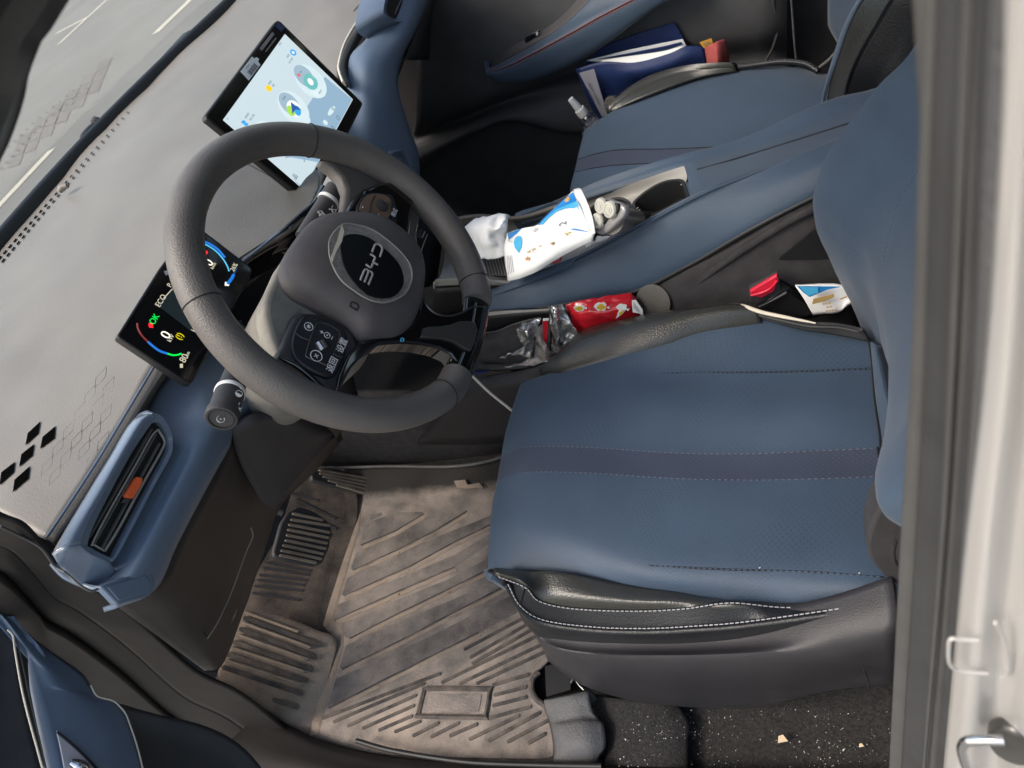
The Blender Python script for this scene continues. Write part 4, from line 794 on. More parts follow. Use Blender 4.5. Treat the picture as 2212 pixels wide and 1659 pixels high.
o1 = L([(1316,248),(1350,208),(1406,174),(1475,154),(1530,149),(1590,147)], 'z', [.35,.362,.37,.372,.37,.362]); i1 = L([(1320,245),(1371,222),(1441,194),(1500,173),(1550,160),(1592,152)], 'z', [.352,.364,.366,.364,.362,.358])
pb = sheet('side_bolster', [[p+Vector((0,.03,-.10)) for p in o1], o1, [(a*.5+b*.5)+Z1*.006 for a, b in zip(o1, i1)], i1], 'bolster_leather', ps, thick=.006)
tube('piping', o1, .0016, 'black_leather', pb); stitches('stitching', o1, 'grey_stitch', pb, .008, .004, .0006)
o2 = L([(1588,146),(1640,139),(1690,133),(1740,138),(1768,154)], 'z', [.36,.364,.366,.362,.352])
tube('piping', o2, .0055, 'black_leather', pb); stitches('stitching', [p+Vector((0,-.002,.0055)) for p in o2], 'grey_stitch', pb, .007, .004, .0005)
box('seat_frame', (.27,.70,.18), (.38,.36,.26), 'plastic_black', ps, .02)
# backrest of the passenger seat: blue front, blue piping edge, grey leather band, black side
fr_ = L([(1680,-120),(1724,-60),(1756,0),(1785,60),(1798,100)], 'y', [.98,.95,.92,.88,.84])
ed = L([(1905,-110),(1885,-50),(1850,0),(1820,60),(1800,120),(1786,170),(1779,220),(1778,290)], 'y', [.56,.56,.56,.56,.56,.555,.55,.55])
fb = [Vector((p.x+.03, .92-.04*i/7, p.z+.0)) for i, p in enumerate(ed)]
fm = [Vector((p.x+.045, .74, p.z)) for p in ed]
pbk = sheet('backrest', [fb, fm, [Vector((p.x+.015, .60, p.z)) for p in ed], ed], 'blue_leather', ps, thick=.01)
e2_ = L([(1925,-110),(1905,-50),(1862,0),(1832,60),(1812,120),(1796,170),(1785,220),(1784,290)], 'y', .548)
sheet('edge_piping', [ed, [(a+b)/2+Vector((-.004,-.004,0)) for a, b in zip(ed, e2_)], e2_], 'blue_soft', ps, thick=.006)
e3_ = L([(1995,-110),(1965,-50),(1925,0),(1895,50),(1860,110),(1838,160),(1828,205),(1826,280)], 'y', .50)
sheet('backrest_side', [e2_, lerprow(e2_, e3_, .5), e3_], 'bolster_leather', ps, thick=.006)
e4_ = L([(2080,-110),(2060,-50),(2030,0),(2010,60),(1990,110),(1960,160),(1940,210),(1930,280)], 'y', .47)
sheet('backrest_side', [e3_, lerprow(e3_, e4_, .5), e4_, [p+Vector((.12,.02,0)) for p in e4_]], 'black_leather', ps, thick=.006)
tube('backrest_seam', [p+Vector((-.002,-.002,0)) for p in e3_], .0016, 'seam_dark', ps)

# ================================================================== CENTRE CONSOLE
con = thing('centre_console', 'floating blue armrest console with open grey tray and cup holders between the seats', 'console', (.15,.35,.0))
G1 = L([(1110,474),(1180,448),(1255,409),(1338,375),(1449,341),(1600,300),(1783,218),(1885,193),(1990,150)], 'y', [.43,.435,.44,.44,.44,.44,.44,.44,.44])
G2 = L([(1125,480),(1190,463),(1255,432),(1350,401),(1477,357),(1610,325),(1800,255),(1900,215),(2010,180)], 'y', [.42,.42,.42,.415,.41,.40,.39,.39,.39])
G3 = L([(1055,627),(1116,605),(1199,573),(1290,532),(1491,424),(1620,372),(1800,300),(1905,250),(2015,215)], 'y', [.285,.29,.292,.293,.298,.31,.32,.32,.32])
G4 = L([(1053,650),(1125,640),(1215,610),(1330,575),(1480,500),(1610,440),(1770,360),(1910,300),(2020,260)], 'y', [.262,.264,.266,.268,.270,.272,.275,.278,.28])
G5 = L([(1052,672),(1144,666),(1240,652),(1365,630),(1490,570),(1610,500),(1740,432),(1880,370),(2010,320)], 'y', [.252,.252,.252,.252,.253,.254,.256,.26,.265])
G6 = [p+Vector((0,.03,-.004)) for p in G5]
sheet('armrest', [[p+Vector((0,.006,-.05)) for p in G1], G1, G2, G3, lerprow(G3, G4, .30, .004), G4, G5, G6], 'blue_leather', con, thick=.006, skip=lambda r, c: r == 2 and c < 4)
arm_top = bpy.data.objects['armrest']; abv = bvh(arm_top)
tube('armrest_crease', [hit(abv, *p, .0004) for p in [(1506,367),(1560,352),(1640,328),(1720,303),(1790,281),(1840,265)]], .0011, 'seam_dark', con)
tube('armrest_gap', [p+Vector((0,.002,-.003)) for p in G5], .004, 'plastic_black', con)
tube('side_panel_rim', [U(*p, 'y', .243) for p in [(1420,660),(1470,640),(1540,585),(1620,530),(1700,480),(1770,445),(1850,410)]], .0055, 'side_fabric', con)
slab('side_recess', L([(1682,560),(1730,520),(1760,495),(1790,560),(1690,562)], 'y', .222), .002, 'plastic_black', con)
# tray
H0 = L([(972,486),(991,475),(1040,469),(1127,472),(1255,430),(1366,394),(1478,358)], 'y', [.42,.42,.42,.42,.42,.415,.41])
H1 = L([(968,500),(990,492),(1040,488),(1127,492),(1255,455),(1366,425),(1484,380)], 'z', [.45,.43,.42,.412,.42,.435,.455])
H2 = L([(955,585),(980,580),(1040,580),(1110,583),(1195,556),(1290,515),(1470,425)], 'z', [.43,.415,.405,.40,.405,.42,.45])
H3 = L([(942,612),(949,602),(1050,600),(1116,604),(1199,574),(1290,534),(1490,426)], 'y', [.285,.285,.287,.29,.292,.293,.298])
H3 = [p+Vector((0,-.002,-.010 if i > 2 else 0)) for i, p in enumerate(H3)]
tray = sheet('tray', [H0, H1, lerprow(H1, H2, .5, -.003), H2, H3], 'tray_grey', con, thick=.0, n=12, nr=12)
sheet('tray_rim', [H3[:4], L([(942,618),(949,608),(1050,606),(1116,610)], 'y', .283), L([(941,626),(949,618),(1050,616),(1110,620)], 'y', .286)], 'tray_grey', con, thick=.003)
tube('tray_rim', [p+Z1*.002 for p in H0[:5]], .004, 'dash_cowl', con)
sheet('rubber_liner', [L([(1000,520),(1060,515),(1140,520)], 'z', .430), L([(1015,560),(1070,558),(1135,560)], 'z', .424), L([(1030,596),(1080,596),(1112,596)], 'z', [.419,.417,.415])], 'dash_cowl', con, thick=.002)
rb_ = []
for i in range(16):
    a = U(1030+i*6.5, 558, 'z', .4255); b = U(1040+i*6.5, 596, 'z', .4195); rb_.append(bar(a, b, .0012, Z1))
polys('liner_rib', rb_, .001, 'tray_grey', con, lift=.0006)
def pxof(P): q_ = Rm.transposed() @ (P-C); return (1106+F*q_.x/-q_.z, 829.5-F*q_.y/-q_.z)
def inside(p, poly):
    c = False; n = len(poly)
    for i in range(n):
        a, b = poly[i], poly[(i+1) % n]
        if (a[1] > p[1]) != (b[1] > p[1]) and p[0] < (b[0]-a[0])*(p[1]-a[1])/(b[1]-a[1])+a[0]: c = not c
    return c
wells = [[(1366,444),(1385,422),(1408,406),(1430,395),(1450,390),(1474,390),(1482,404),(1480,426),(1462,440),(1410,466),(1380,470)], [(1255,470),(1278,448),(1305,436),(1332,428),(1352,431),(1364,444),(1366,466),(1345,492),(1300,515),(1262,520),(1250,500)]]
tbv = bvh(tray); me = tray.data; bm = bmesh.new(); bm.from_mesh(me)
dead = [f for f in bm.faces if any(inside(pxof(f.calc_center_median()), [(x*.94+sum(q_[0] for q_ in w_)/len(w_)*.06, y*.94+sum(q_[1] for q_ in w_)/len(w_)*.06) for x, y in w_]) for w_ in wells)]
bmesh.ops.delete(bm, geom=dead, context='FACES'); bm.to_mesh(me); bm.free()
for w_ in wells:
    o_ = [hit(tbv, *p) for p in cr([Vector((x, y, 0)) for x, y in w_], 4, True) for p in [(p.x, p.y)]]
    c_ = sum(o_, Vector())/len(o_)
    ringmesh('cup_holder', [[c_+(p-c_)*1.02-Z1*.001 for p in o_], [c_+(p-c_)*1.0+Z1*.0022 for p in o_], [c_+(p-c_)*.90+Z1*.0016 for p in o_], [c_+(p-c_)*.86-Z1*.006 for p in o_], [c_+(p-c_)*.80-Z1*.05 for p in o_], [c_+(p-c_)*.1-Z1*.055 for p in o_]], 'plastic_black', con)
# console front face and lower body
sheet('console_side', [L([(941,624),(1050,616),(1140,612),(1250,590),(1360,560)], 'y', .288), L([(930,690),(1050,675),(1150,670),(1260,650),(1380,640)], 'y', .30)], 'plastic_black', con, thick=.004)
sheet('lower_ledge', [L([(900,700),(1050,676),(1150,670),(1225,664)], 'y', .245), L([(905,706),(1050,683),(1150,677),(1225,670)], 'y', .243)], 'tray_grey', con, thick=.004)
low = sheet('lower_side', [L([(895,712),(1050,684),(1200,672),(1330,660),(1420,640)], 'y', .242), L([(880,745),(1050,720),(1200,705),(1330,690),(1420,680)], 'y', .245)], 'plastic_black', con, thick=.01)
# pocket shelf with items, its outer wall
sheet('storage_shelf', [L([(1020,740),(1200,712),(1400,668)], 'y', .245), L([(1020,800),(1200,790),(1400,760)], 'y', .19)], 'plastic_black', con, thick=.006)
wall = sheet('pocket_wall', [L([(985,833),(1050,812),(1120,800),(1200,780),(1400,740)], 'y', .188), L([(975,850),(1050,830),(1120,818),(1200,800),(1400,760)], 'y', .176), L([(965,880),(1050,860),(1120,850),(1200,840),(1400,800)], 'y', .172), L([(900,960),(1050,960),(1120,950),(1200,940),(1400,900)], 'y', .20)], 'seat_plastic', con, thick=.008)
# tunnel side, dark carpet wall behind the mat
sheet('tunnel_side', [L([(660,860),(800,850),(960,850),(1100,840)], 'y', .235), L([(690,930),(850,925),(980,920),(1120,900)], 'y', .24), L([(665,1008),(850,1010),(970,1008),(1120,985)], 'y', .262)], 'fabric_dark', con, thick=.01)
# textured rear side under the armrest
sheet('side_panel', [L([(1395,625),(1460,585),(1540,541),(1600,510),(1680,460),(1760,420),(1860,360)], 'y', [.262]*7), L([(1400,640),(1500,590),(1580,555),(1640,520),(1720,480),(1790,450),(1890,400)], 'y', [.245]*7), L([(1415,690),(1520,665),(1600,640),(1680,600),(1760,560),(1830,530),(1920,500)], 'y', [.225]*7), L([(1420,720),(1520,690),(1600,680),(1680,670),(1760,660),(1830,650),(1920,640)], 'y', [.22]*7)], 'side_fabric', con, thick=.01)
lathe('end_disc', U(1412,652,'y',.238), Vector((-.2,-.8,.5)), [(0,.027),(.003,.027),(.0035,.024),(.0036,0)], 'dash_cowl', con, 32)
box('console_core', (.27,.36,.12), (.76,.17,.34), 'plastic_black', con, .02)

# ================================================================== FLOOR MAT
mp_ = lambda x, y: U(*V1(x, y), 'z', .024)
fm_ = thing('floor_mat', 'dusty brown rubber floor mat with chevron grooves in the driver footwell', 'floor mat', (-.3,0,.01))
MZ = .024
flat_o = [(800,425),(760,560),(720,690),(670,830),(640,930),(740,970),(690,1080),(650,1200),(600,1350),(570,1500),(600,1520),(720,1560),(900,1600),(1200,1618),(1500,1625),(1700,1627),(1765,1615),(1782,1590),(1775,1500),(1755,1420),(1730,1350),(1700,1320),(1668,1270),(1665,1220),(1690,1180),(1750,1120),(1800,1000),(1800,200),(1500,110),(1240,160),(900,165),(720,170),(740,280),(800,330)]
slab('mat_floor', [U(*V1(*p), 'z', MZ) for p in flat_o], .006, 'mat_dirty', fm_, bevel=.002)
# toe board part, rises forward
t0 = [U(*V1(*p), 'z', MZ+.001) for p in [(560,1520),(600,1340),(640,1200),(690,1080),(700,980),(640,900),(690,760),(740,620),(790,460),(740,280),(720,165)]]
tN = Vector((.55,0,.84)).normalized(); tP = mp_(740,620)
tU = lambda x, y: U(*V1(x, y), 'p', (tP, tN))
t0 = [tU(*p) for p in [(560,1530),(600,1380),(630,1250),(660,1120),(690,1010),(660,940),(700,800),(745,640),(790,470),(800,330),(770,240),(730,165)]]
t1 = [tU(*p) for p in [(430,1440),(470,1290),(510,1180),(540,1080),(570,960),(560,880),(590,740),(630,600),(680,440),(690,320),(660,230),(640,160)]]
t2 = [tU(*p) for p in [(80,1230),(105,1180),(150,1060),(190,960),(225,870),(250,830),(300,680),(400,500),(440,380),(470,280),(480,200),(490,120)]]
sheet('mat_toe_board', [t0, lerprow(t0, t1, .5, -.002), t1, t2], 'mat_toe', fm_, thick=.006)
# foot rest pad, lighter and ribbed
fN = Vector((.62,-.1,.78)).normalized(); fP = mp_(640,1200)+fN*.006
fU = lambda x, y: U(*V1(x, y), 'p', (fP, fN))
fp = [fU(*p) for p in [(225,865),(330,885),(480,925),(600,975),(672,1000)]]
fq = [fU(*p) for p in [(100,1190),(200,1250),(350,1350),(470,1430),(575,1500)]]
fp.append(fU(700,1040)); fq.append(fU(600,1430))
sheet('foot_rest', [fp, lerprow(fp, fq, .5, .003), fq, [p+Vector((0,-.01,-.03)) for p in fq]], 'mat_foot', fm_, thick=.008)
def frp(x, y):                                   # point on the foot rest pad
    d = ray(*V1(x, y)); n_ = (fp[4]-fp[0]).cross(fq[2]-fp[0]).normalized(); c_ = (fp[0]+fp[4]+fq[2])/3
    return C+d*((c_-C).dot(n_)/d.dot(n_))
fn = (fp[4]-fp[0]).cross(fq[2]-fp[0]).normalized(); fn = fn if fn.dot(C-fp[0]) > 0 else -fn
polys('foot_rest_rib', [bar(frp(*a), frp(*b), .0075, fn) for a, b in [((235,915),(605,1050)),((215,970),(585,1110)),((180,1035),(568,1172)),((150,1095),(545,1228)),((130,1160),(520,1293)),((380,1320),(500,1360))]], .012, 'mat_rib', fm_, lift=.008)
polys('foot_rest_rib', [bar(frp(*a), frp(*b), .004, fn) for a, b in [((225,940),(560,1062)),((200,1000),(545,1122)),((165,1062),(530,1182)),((140,1125),(510,1245)),((240,890),(500,985))]], .011, 'mat_foot', fm_, lift=.010)
mp = lambda x, y: U(*V1(x, y), 'z', MZ)
# chevron panels
pan = [[(855,400),(915,388),(918,402),(860,430)], [(835,458),(870,430),(990,388),(1120,385),(1125,395),(990,478),(815,550),(808,545)], [(790,590),(1000,500),(1180,385),(1330,374),(1340,382),(1180,480),(1000,572),(775,674),(765,668)],
       [(745,715),(1050,570),(1290,470),(1470,400),(1480,440),(1290,530),(1050,660),(730,802),(718,798)], [(690,850),(1000,715),(1280,600),(1480,480),(1490,520),(1280,660),(1000,780),(800,870),(680,925),(668,915)],
       [(715,940),(1000,820),(1250,720),(1480,600),(1490,650),(1250,770),(1000,890),(760,1015),(735,1008)], [(740,1050),(1000,930),(1250,830),(1500,720),(1520,760),(1250,900),(1000,1030),(720,1168),(708,1160)],
       [(690,1215),(900,1125),(1200,985),(1560,800),(1620,870),(1400,985),(1100,1135),(900,1235),(655,1362),(645,1350)]]
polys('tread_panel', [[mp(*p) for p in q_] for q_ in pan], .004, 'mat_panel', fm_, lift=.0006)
edge = []
for q_ in pan[1:]:
    n_ = len(q_)//2+1
    for a, b in zip(q_[n_-1:-2], q_[n_:-1]): edge.append(bar(mp(*a), mp(*b), .0022, Z1))
polys('tread_edge', edge, .003, 'mat_rib', fm_, lift=.0014)
ridge = []
for q_ in pan[1:]:
    n_ = len(q_)//2
    for a, b in zip(q_[n_:-2], q_[n_+1:-1]): ridge.append(bar(mp(a[0]+6, a[1]+16), mp(b[0]+6, b[1]+16), .006, Z1))
polys('tread_ridge', ridge, .003, 'mat_foot', fm_, lift=.0012)
tube('heel_ridge', [mp(*p)-Z1*.001 for p in [(800,345),(785,470),(745,600),(705,740),(675,850),(650,930),(705,985),(700,1060),(668,1170),(635,1290),(600,1400),(580,1500)]], [(.0035,.009)]+[(.0035,.013)]*10+[(.0035,.010)], 'mat_foot', fm_, n=0, straight=True, seg=12, flat=Z1)
bars_ = [((750,1450),(1090,1298)),((825,1462),(1078,1350)),((905,1472),(1068,1402)),((985,1480),(1110,1428)),((1075,1500),(1200,1436)),((1165,1505),(1300,1437)),((1258,1500),(1392,1442)),((1355,1517),(1600,1400)),((1450,1525),(1705,1385)),((1545,1530),(1742,1425)),((1650,1535),(1732,1490)),((1455,1412),(1660,1355)),((1472,1350),(1638,1308)),((1480,1297),(1636,1258)),((1472,1247),(1652,1195)),((1392,1240),(1735,1080)),((1308,1240),(1722,1042)),((1218,1235),(1692,1002)),((625,1412),(1210,1190)),((680,1430),(1130,1240)),((1360,1110),(1650,940)),((1370,1140),(1660,975)),((1330,1070),(1640,905))]
polys('tread_bar', [bar(mp(*a), mp(*b), .0052, Z1) for a, b in bars_], .003, 'mat_rib', fm_, lift=.0022)
fr4 = [(1130,1272),(1148,1264),(1440,1266),(1456,1280),(1436,1398),(1418,1408),(1115,1402),(1100,1388)]
tube('label_frame', [mp(*p) for p in fr4]+[mp(*fr4[0])], (.0045), 'mat_rib', fm_, n=2, seg=6)
slab('label_plate', [mp(*p) for p in [(1155,1290),(1415,1295),(1400,1380),(1135,1378)]], .003, 'mat_panel', fm_, lift=.001)
tube('rolled_edge', [mp(*p) for p in [(1700,1180),(1668,1215),(1665,1270),(1690,1320),(1730,1350),(1758,1420),(1777,1500),(1782,1590),(1762,1618),(1700,1628),(1500,1626),(1200,1619),(900,1602),(720,1562),(600,1520)]], .0045, 'mat_rib', fm_, n=4, seg=8)
ribs_t = [((560,185),(650,215)),((470,295),(600,330)),((490,325),(685,420)),((600,430),(690,470)),((590,450),(660,505)),((600,490),(650,520)),((350,640),(560,680)),((330,665),(555,700)),((310,700),(540,727)),((300,725),(530,752)),((285,755),(520,778)),((275,790),(505,825)),((560,555),(610,580)),((540,590),(600,612))]
tt = lambda x, y: tU(x, y)
polys('toe_ribs', [bar(tt(*a), tt(*b), .004, tN) for a, b in ribs_t], .006, 'plastic_dark', fm_, N=tN, lift=.0035)
# dirt on the passenger side lip of the mat
slab('dried_mud', [U(*V1(*p), 'z', MZ+.0075) for p in [(1275,230),(1330,225),(1345,250),(1400,240),(1420,262),(1340,268),(1290,262)]], .002, 'mat_foot', fm_)
tube('mat_lip_edge', [U(*V1(*p), 'z', MZ+.01) for p in [(560,158),(700,165),(950,158),(1240,160),(1420,138),(1560,95)]], .0035, 'rubber_grey', fm_)
tube('weather_strip', [U(*p, 'z', z) for p, z in [((770,1600),.05),((850,1622),.052),((1000,1645),.053),((1150,1652),.053),((1300,1655),.054)]], .004, 'plastic_black', body)
# pedals
def pedal(nm, lab, pts, x0, ribs, K, mt='rubber_grey'):
    t_ = thing(nm, lab, 'pedal', tuple(U(*K(*pts[0]), 'x', x0)))
    P = [U(*K(*p), 'x', x0) for p in pts]; P = [p+Vector(((p.z-P[0].z)*-.5,0,0)) for p in P]
    pd = slab('pedal_pad', P, .012, 'plastic_dark', t_, bevel=.004)
    n_ = Vector((.9,0,.43)).normalized()
    rl = []
    for a, b in ribs:
        A_ = U(*K(*a), 'x', x0); B_ = U(*K(*b), 'x', x0); A_ += Vector(((A_.z-P[0].z)*-.5,0,0)); B_ += Vector(((B_.z-P[0].z)*-.5,0,0)); rl.append(bar(A_, B_, .0042, n_))
    polys('grip_rib', rl, .006, 'mat_foot', t_, N=n_, lift=.0035)
    tube('lever', [P[0]+Vector((-.012,0,0)), P[0]+Vector((-.08,.0,.10)), P[0]+Vector((-.12,0,.2))], .008, 'plastic_dark', t_)
pedal('brake_pedal', 'square brake pedal with worn muddy ribs above the dusty mat', [(450,385),(495,360),(540,385),(578,430),(588,470),(570,560),(535,640),(505,655),(420,635),(372,608),(374,580),(418,440)], -.47, [((465,395),(560,430)),((455,425),(580,458)),((445,450),(575,492)),((438,475),(568,518)),((430,502),(560,545)),((422,528),(552,572)),((412,552),(540,598)),((402,578),(530,622)),((395,602),(510,640))], V1)
pedal('accelerator_pedal', 'ribbed black accelerator pedal partly hidden under the dash near the tunnel', [(560,180),(600,168),(650,170),(742,215),(745,235),(725,302),(690,290),(600,250),(560,230)], -.5, [((590,180),(742,228)),((590,195),(738,245)),((600,212),(734,262)),((615,232),(730,280)),((640,255),(724,296))], V1)
# rubber flap over the seat rail
fl0 = L([(1177,1510),(1190,1508),(1230,1500),(1272,1491)], 'z', [.06,.062,.064,.06]); fl1 = L([(1180,1540),(1200,1540),(1240,1532),(1279,1536)], 'z', [.055,.06,.062,.055]); fl2 = L([(1192,1575),(1215,1570),(1260,1565),(1304,1566)], 'z', [.05,.062,.064,.05]); fl3 = L([(1198,1615),(1225,1610),(1270,1612),(1308,1612)], 'z', [.045,.06,.06,.045]); fl4 = L([(1196,1650),(1225,1648),(1270,1645),(1292,1640)], 'z', [.035,.04,.04,.035])
rf_ = thing('rail_cover', 'grey rubber cover over the seat rail end beside the sill', 'rail cover', tuple(fl0[0]))
sheet('cover_flap', [[p-Z1*.05 for p in fl0], fl0, fl1, lerprow(fl1, fl2, .5, -.004), fl2, fl3, fl4, [p-Z1*.03 for p in fl4]], 'rubber_grey', rf_, thick=.004)
slab('rail_opening', L([(1177,1440),(1200,1432),(1235,1450),(1232,1490),(1180,1505)], 'z', .03), .01, 'plastic_black', rf_)
tube('rail_bolt', L([(1233,1475),(1240,1465),(1252,1480),(1262,1490)], 'z', .07), .002, 'chrome', rf_)
cbv = bvh(cush)
for i_, (x, y) in enumerate([(1640,1228),(1855,1240)]):
    P_ = hit(cbv, x, y, .0006); tube('lint', [P_, P_+Vector((.0012, .0008, .0003))], .0004, 'print_white', cush, n=2, seg=4)
# crumbs and debris on the carpet: uncountable
bm = bmesh.new()
def crumb(p, s):
    vsb = [bm.verts.new(p+Vector((random.uniform(-s,s), random.uniform(-s,s), random.uniform(0,s*.8)))) for _ in range(5)]
    bm.faces.new(vsb[:3]); bm.faces.new([vsb[1],vsb[3],vsb[2]]); bm.faces.new([vsb[0],vsb[4],vsb[1]])
for _ in range(900):
    x, y = random.uniform(1250,1925), random.uniform(1530,1658)
    if noise.noise(Vector((x*.012, y*.02, 3.)))+random.uniform(-.35,.35) < .0: continue
    crumb(U(x, y, 'z', .044 if 1330 < x < 1480 else .022), random.choice([.0004,.0005,.0006,.0008,.0013]))
me = bpy.data.meshes.new('crumbs'); bm.to_mesh(me); bm.free(); link('crumbs', me, None, 'crumb_pale', smooth=False, label='tiny pale crumbs scattered over the black carpet beside the seat', cat='crumbs', kind='stuff')
for i_, (p, s, lab) in enumerate([((1530,925),.0065,'largest tan leaf fragment on the carpet below the seat base'),((790,1025),.0065,'tan leaf fragment beside the grey rubber rail cover'),((1920,955),.003,'small orange crumb near the pillar foot')]):
    P_ = U(*V4(*p), 'z', .026); t_ = [P_+Vector((-s,-s*.7,0)), P_+Vector((s,-s*.2,.001)), P_+Vector((s*.1,s*.9,.002)), P_+Vector((-s*.8,s*.6,.001))]
    ob = slab('leaf_fragment', t_, .0008, 'crumb', None); ob['label'] = lab; ob['category'] = 'leaf fragment'; ob['group'] = 'leaf fragments on the carpet'

# ================================================================== PASSENGER DOOR
pdr = thing('passenger_door', 'dark passenger door lining with blue padded armrest and grey map pocket', 'car door', (.0,1.1,.2))
sheet('door_panel', [[Vector((x,1.13,z)) for x in (-.8,-.4,0,.4,.8,1.2)] for z in (.85,.6,.35,.1,-.05)], 'plastic_dark', pdr, thick=.03)
mat('door_plastic', (.065,.065,.069), .55, bump=.3, bscale=700, var=.12, vscale=20)
sheet('door_panel', [L([(900,-60),(1000,-80),(1100,-90),(1200,-100),(1350,-120),(1500,-120),(1700,-120)], 'y', 1.09), L([(900,100),(980,110),(1060,120),(1160,80),(1280,20),(1440,-20),(1700,-40)], 'y', 1.07), L([(900,250),(960,240),(1040,212),(1110,186),(1230,145),(1400,105),(1700,60)], 'y', 1.055), L([(890,300),(950,275),(1040,238),(1120,208),(1240,178),(1400,150),(1700,110)], 'y', 1.085), L([(890,330),(950,300),(1040,258),(1120,232),(1240,225),(1400,200),(1700,160)], 'y', 1.058), L([(890,362),(950,325),(1030,282),(1110,258),(1240,283),(1400,262),(1700,220)], 'y', 1.038), L([(890,402),(950,365),(1030,315),(1110,292),(1240,312),(1400,300),(1700,260)], 'y', 1.06), L([(890,520),(950,520),(1030,520),(1110,520),(1240,500),(1400,480),(1700,460)], 'y', 1.075)], 'door_plastic', pdr, thick=.008)
al = [(1063,158),(1058,140),(1104,116),(1142,95),(1196,62),(1223,42),(1258,8),(1300,-40)]
A0 = L([(1050,134),(1062,120),(1102,94),(1142,70),(1185,46),(1215,22),(1245,-8),(1280,-50)], 'y', 1.06)
A1_ = L([(1064,146),(1085,134),(1104,124),(1142,103),(1196,70),(1223,49),(1258,16),(1300,-30)], 'y', 1.05)
A2_ = L([(1052,152),(1075,150),(1110,136),(1160,110),(1230,72),(1290,38),(1370,-4),(1450,-50)], 'y', 1.012)
A3_ = L([(1056,160),(1080,165),(1120,158),(1180,135),(1250,98),(1310,65),(1390,15),(1470,-35)], 'y', 1.005)
A4_ = L([(1062,168),(1085,180),(1130,178),(1200,155),(1270,121),(1330,80),(1405,25),(1490,-25)], 'y', 1.012)
A5_ = [p+Vector((0,.05,-.01)) for p in A4_]
arm = sheet('armrest', [A1_, lerprow(A1_, A2_, .5, .003), A2_, A3_, A4_, A5_], 'blue_leather', pdr, thick=.006)
tube('armrest_tip', [A0[0], A1_[0]*.5+A2_[0]*.5+Vector((-.006,0,0)), A3_[0], A4_[0]], .006, 'blue_leather', arm)
sheet('armrest_insert', [L([(1050,134),(1085,104),(1130,78),(1175,56),(1215,26),(1250,-8),(1290,-60)], 'y', 1.08), A1_[0:1]+A1_[2:]], 'plastic_dark', pdr, thick=.004) if len(A1_[0:1]+A1_[2:]) == 7 else None
stitches('stitching', [p+Vector((0,-.001,.001)) for p in A2_], 'orange', arm, .006, .004, .0004); stitches('stitching', [p+Vector((0,-.002,-.004)) for p in A2_], 'orange', arm, .006, .004, .0004)
tube('armrest_seam', [p+Vector((0,-.0012,-.0015)) for p in A2_], .0012, 'seam_dark', arm)
slab('window_switch', L([(1133,87),(1135,82),(1165,64),(1167,69),(1150,86),(1135,96)], 'y', 1.062), .004, 'gloss_black', pdr, bevel=.001)
slab('window_switch', L([(1158,71),(1162,70),(1162,76),(1158,77)], 'y', 1.060), .003, 'print_white', pdr)
# lower door pocket ridge


tube('pocket_rim', L([(1624,143),(1650,133),(1662,118),(1672,96),(1680,60),(1672,10),(1668,-30)], 'y', 1.06), .003, 'plastic_dark', pdr)
tube('door_seam', L([(1706,-40),(1711,20),(1716,90),(1721,138)], 'y', 1.04), .0022, 'rubber_grey', pdr)
tube('belt_strap', L([(1770,146),(1790,130),(1806,112),(1820,90)], 'y', .93), .0035, 'rubber_grey', pdr)
# passenger quarter: blue rear seat glimpse sits behind, side window pillar
box('window_frame', (.25,1.13,.93), (1.1,.03,.10), 'plastic_dark', pdr, .01)

# ================================================================== THINGS IN THE PASSENGER DOOR POCKET
fo = thing('document_folder', 'dark blue document folder stuffed with white papers in the passenger door', 'folder', tuple(U(1400,150,'y',.98)))
slab('back_cover', L([(1262,140),(1302,101),(1380,72),(1456,49),(1468,68),(1484,100),(1400,125)], 'y', 1.045), .003, 'folder_blue', fo)
slab('papers', L([(1267,131),(1360,108),(1475,85),(1482,99),(1434,120),(1337,138)], 'y', 1.03), .002, 'paper_white', fo)
slab('papers', L([(1290,128),(1370,113),(1440,99),(1472,91),(1474,96),(1440,108),(1360,122)], 'y', 1.027), .001, 'folder_blue', fo)
sheet('papers', [L([(1298,130),(1337,124),(1380,118),(1434,110),(1478,98)], 'y', 1.022), L([(1300,134),(1337,136),(1380,136),(1434,124),(1478,104)], 'y', [1.02,1.01,1.005,1.01,1.02])], 'paper_white', fo, thick=.001)
cov = sheet('front_cover', [L([(1243,149),(1302,134),(1371,135),(1441,117),(1482,100),(1520,101)], 'y', [1.015,1.005,.995,.995,1.0,1.005]), L([(1255,180),(1305,165),(1371,160),(1441,145),(1485,125),(1526,122)], 'y', [1.005,1.0,.985,.985,.99,1.0]), L([(1275,228),(1312,205),(1371,190),(1441,170),(1490,158),(1531,150)], 'y', 1.0), L([(1300,270),(1330,240),(1380,220),(1441,200),(1490,190),(1531,185)], 'y', 1.0)], 'folder_blue', fo, thick=.003)
lb = slab('label_strip', L([(1251,158),(1283,149),(1312,248),(1300,252)], 'y', .984), .0006, 'label_grey', fo)
text('≡≡≡≡≡  ≡≡≡≡≡≡≡', U(1283,203,'y',.982), (U(1306,245,'y',.982)-U(1262,158,'y',.982)), X1, .008, 'print_grey', lb)
text('≡≡≡≡ ≡≡≡ ≡≡', U(1276,206,'y',.982), (U(1306,245,'y',.982)-U(1262,158,'y',.982)), X1, .006, 'print_grey', lb)
pr_ = sheet('pouch', [L([(1521,104),(1545,92),(1567,84)], 'y', [.99,.975,.99]), L([(1526,125),(1550,118),(1575,115)], 'y', [.985,.96,.985]), L([(1530,150),(1552,152),(1576,152)], 'y', [.985,.965,.985])], 'pouch_red', None, thick=.008, crinkle=(.002,40), label='crumpled coral red cloth pouch behind the passenger seat bolster', cat='pouch')
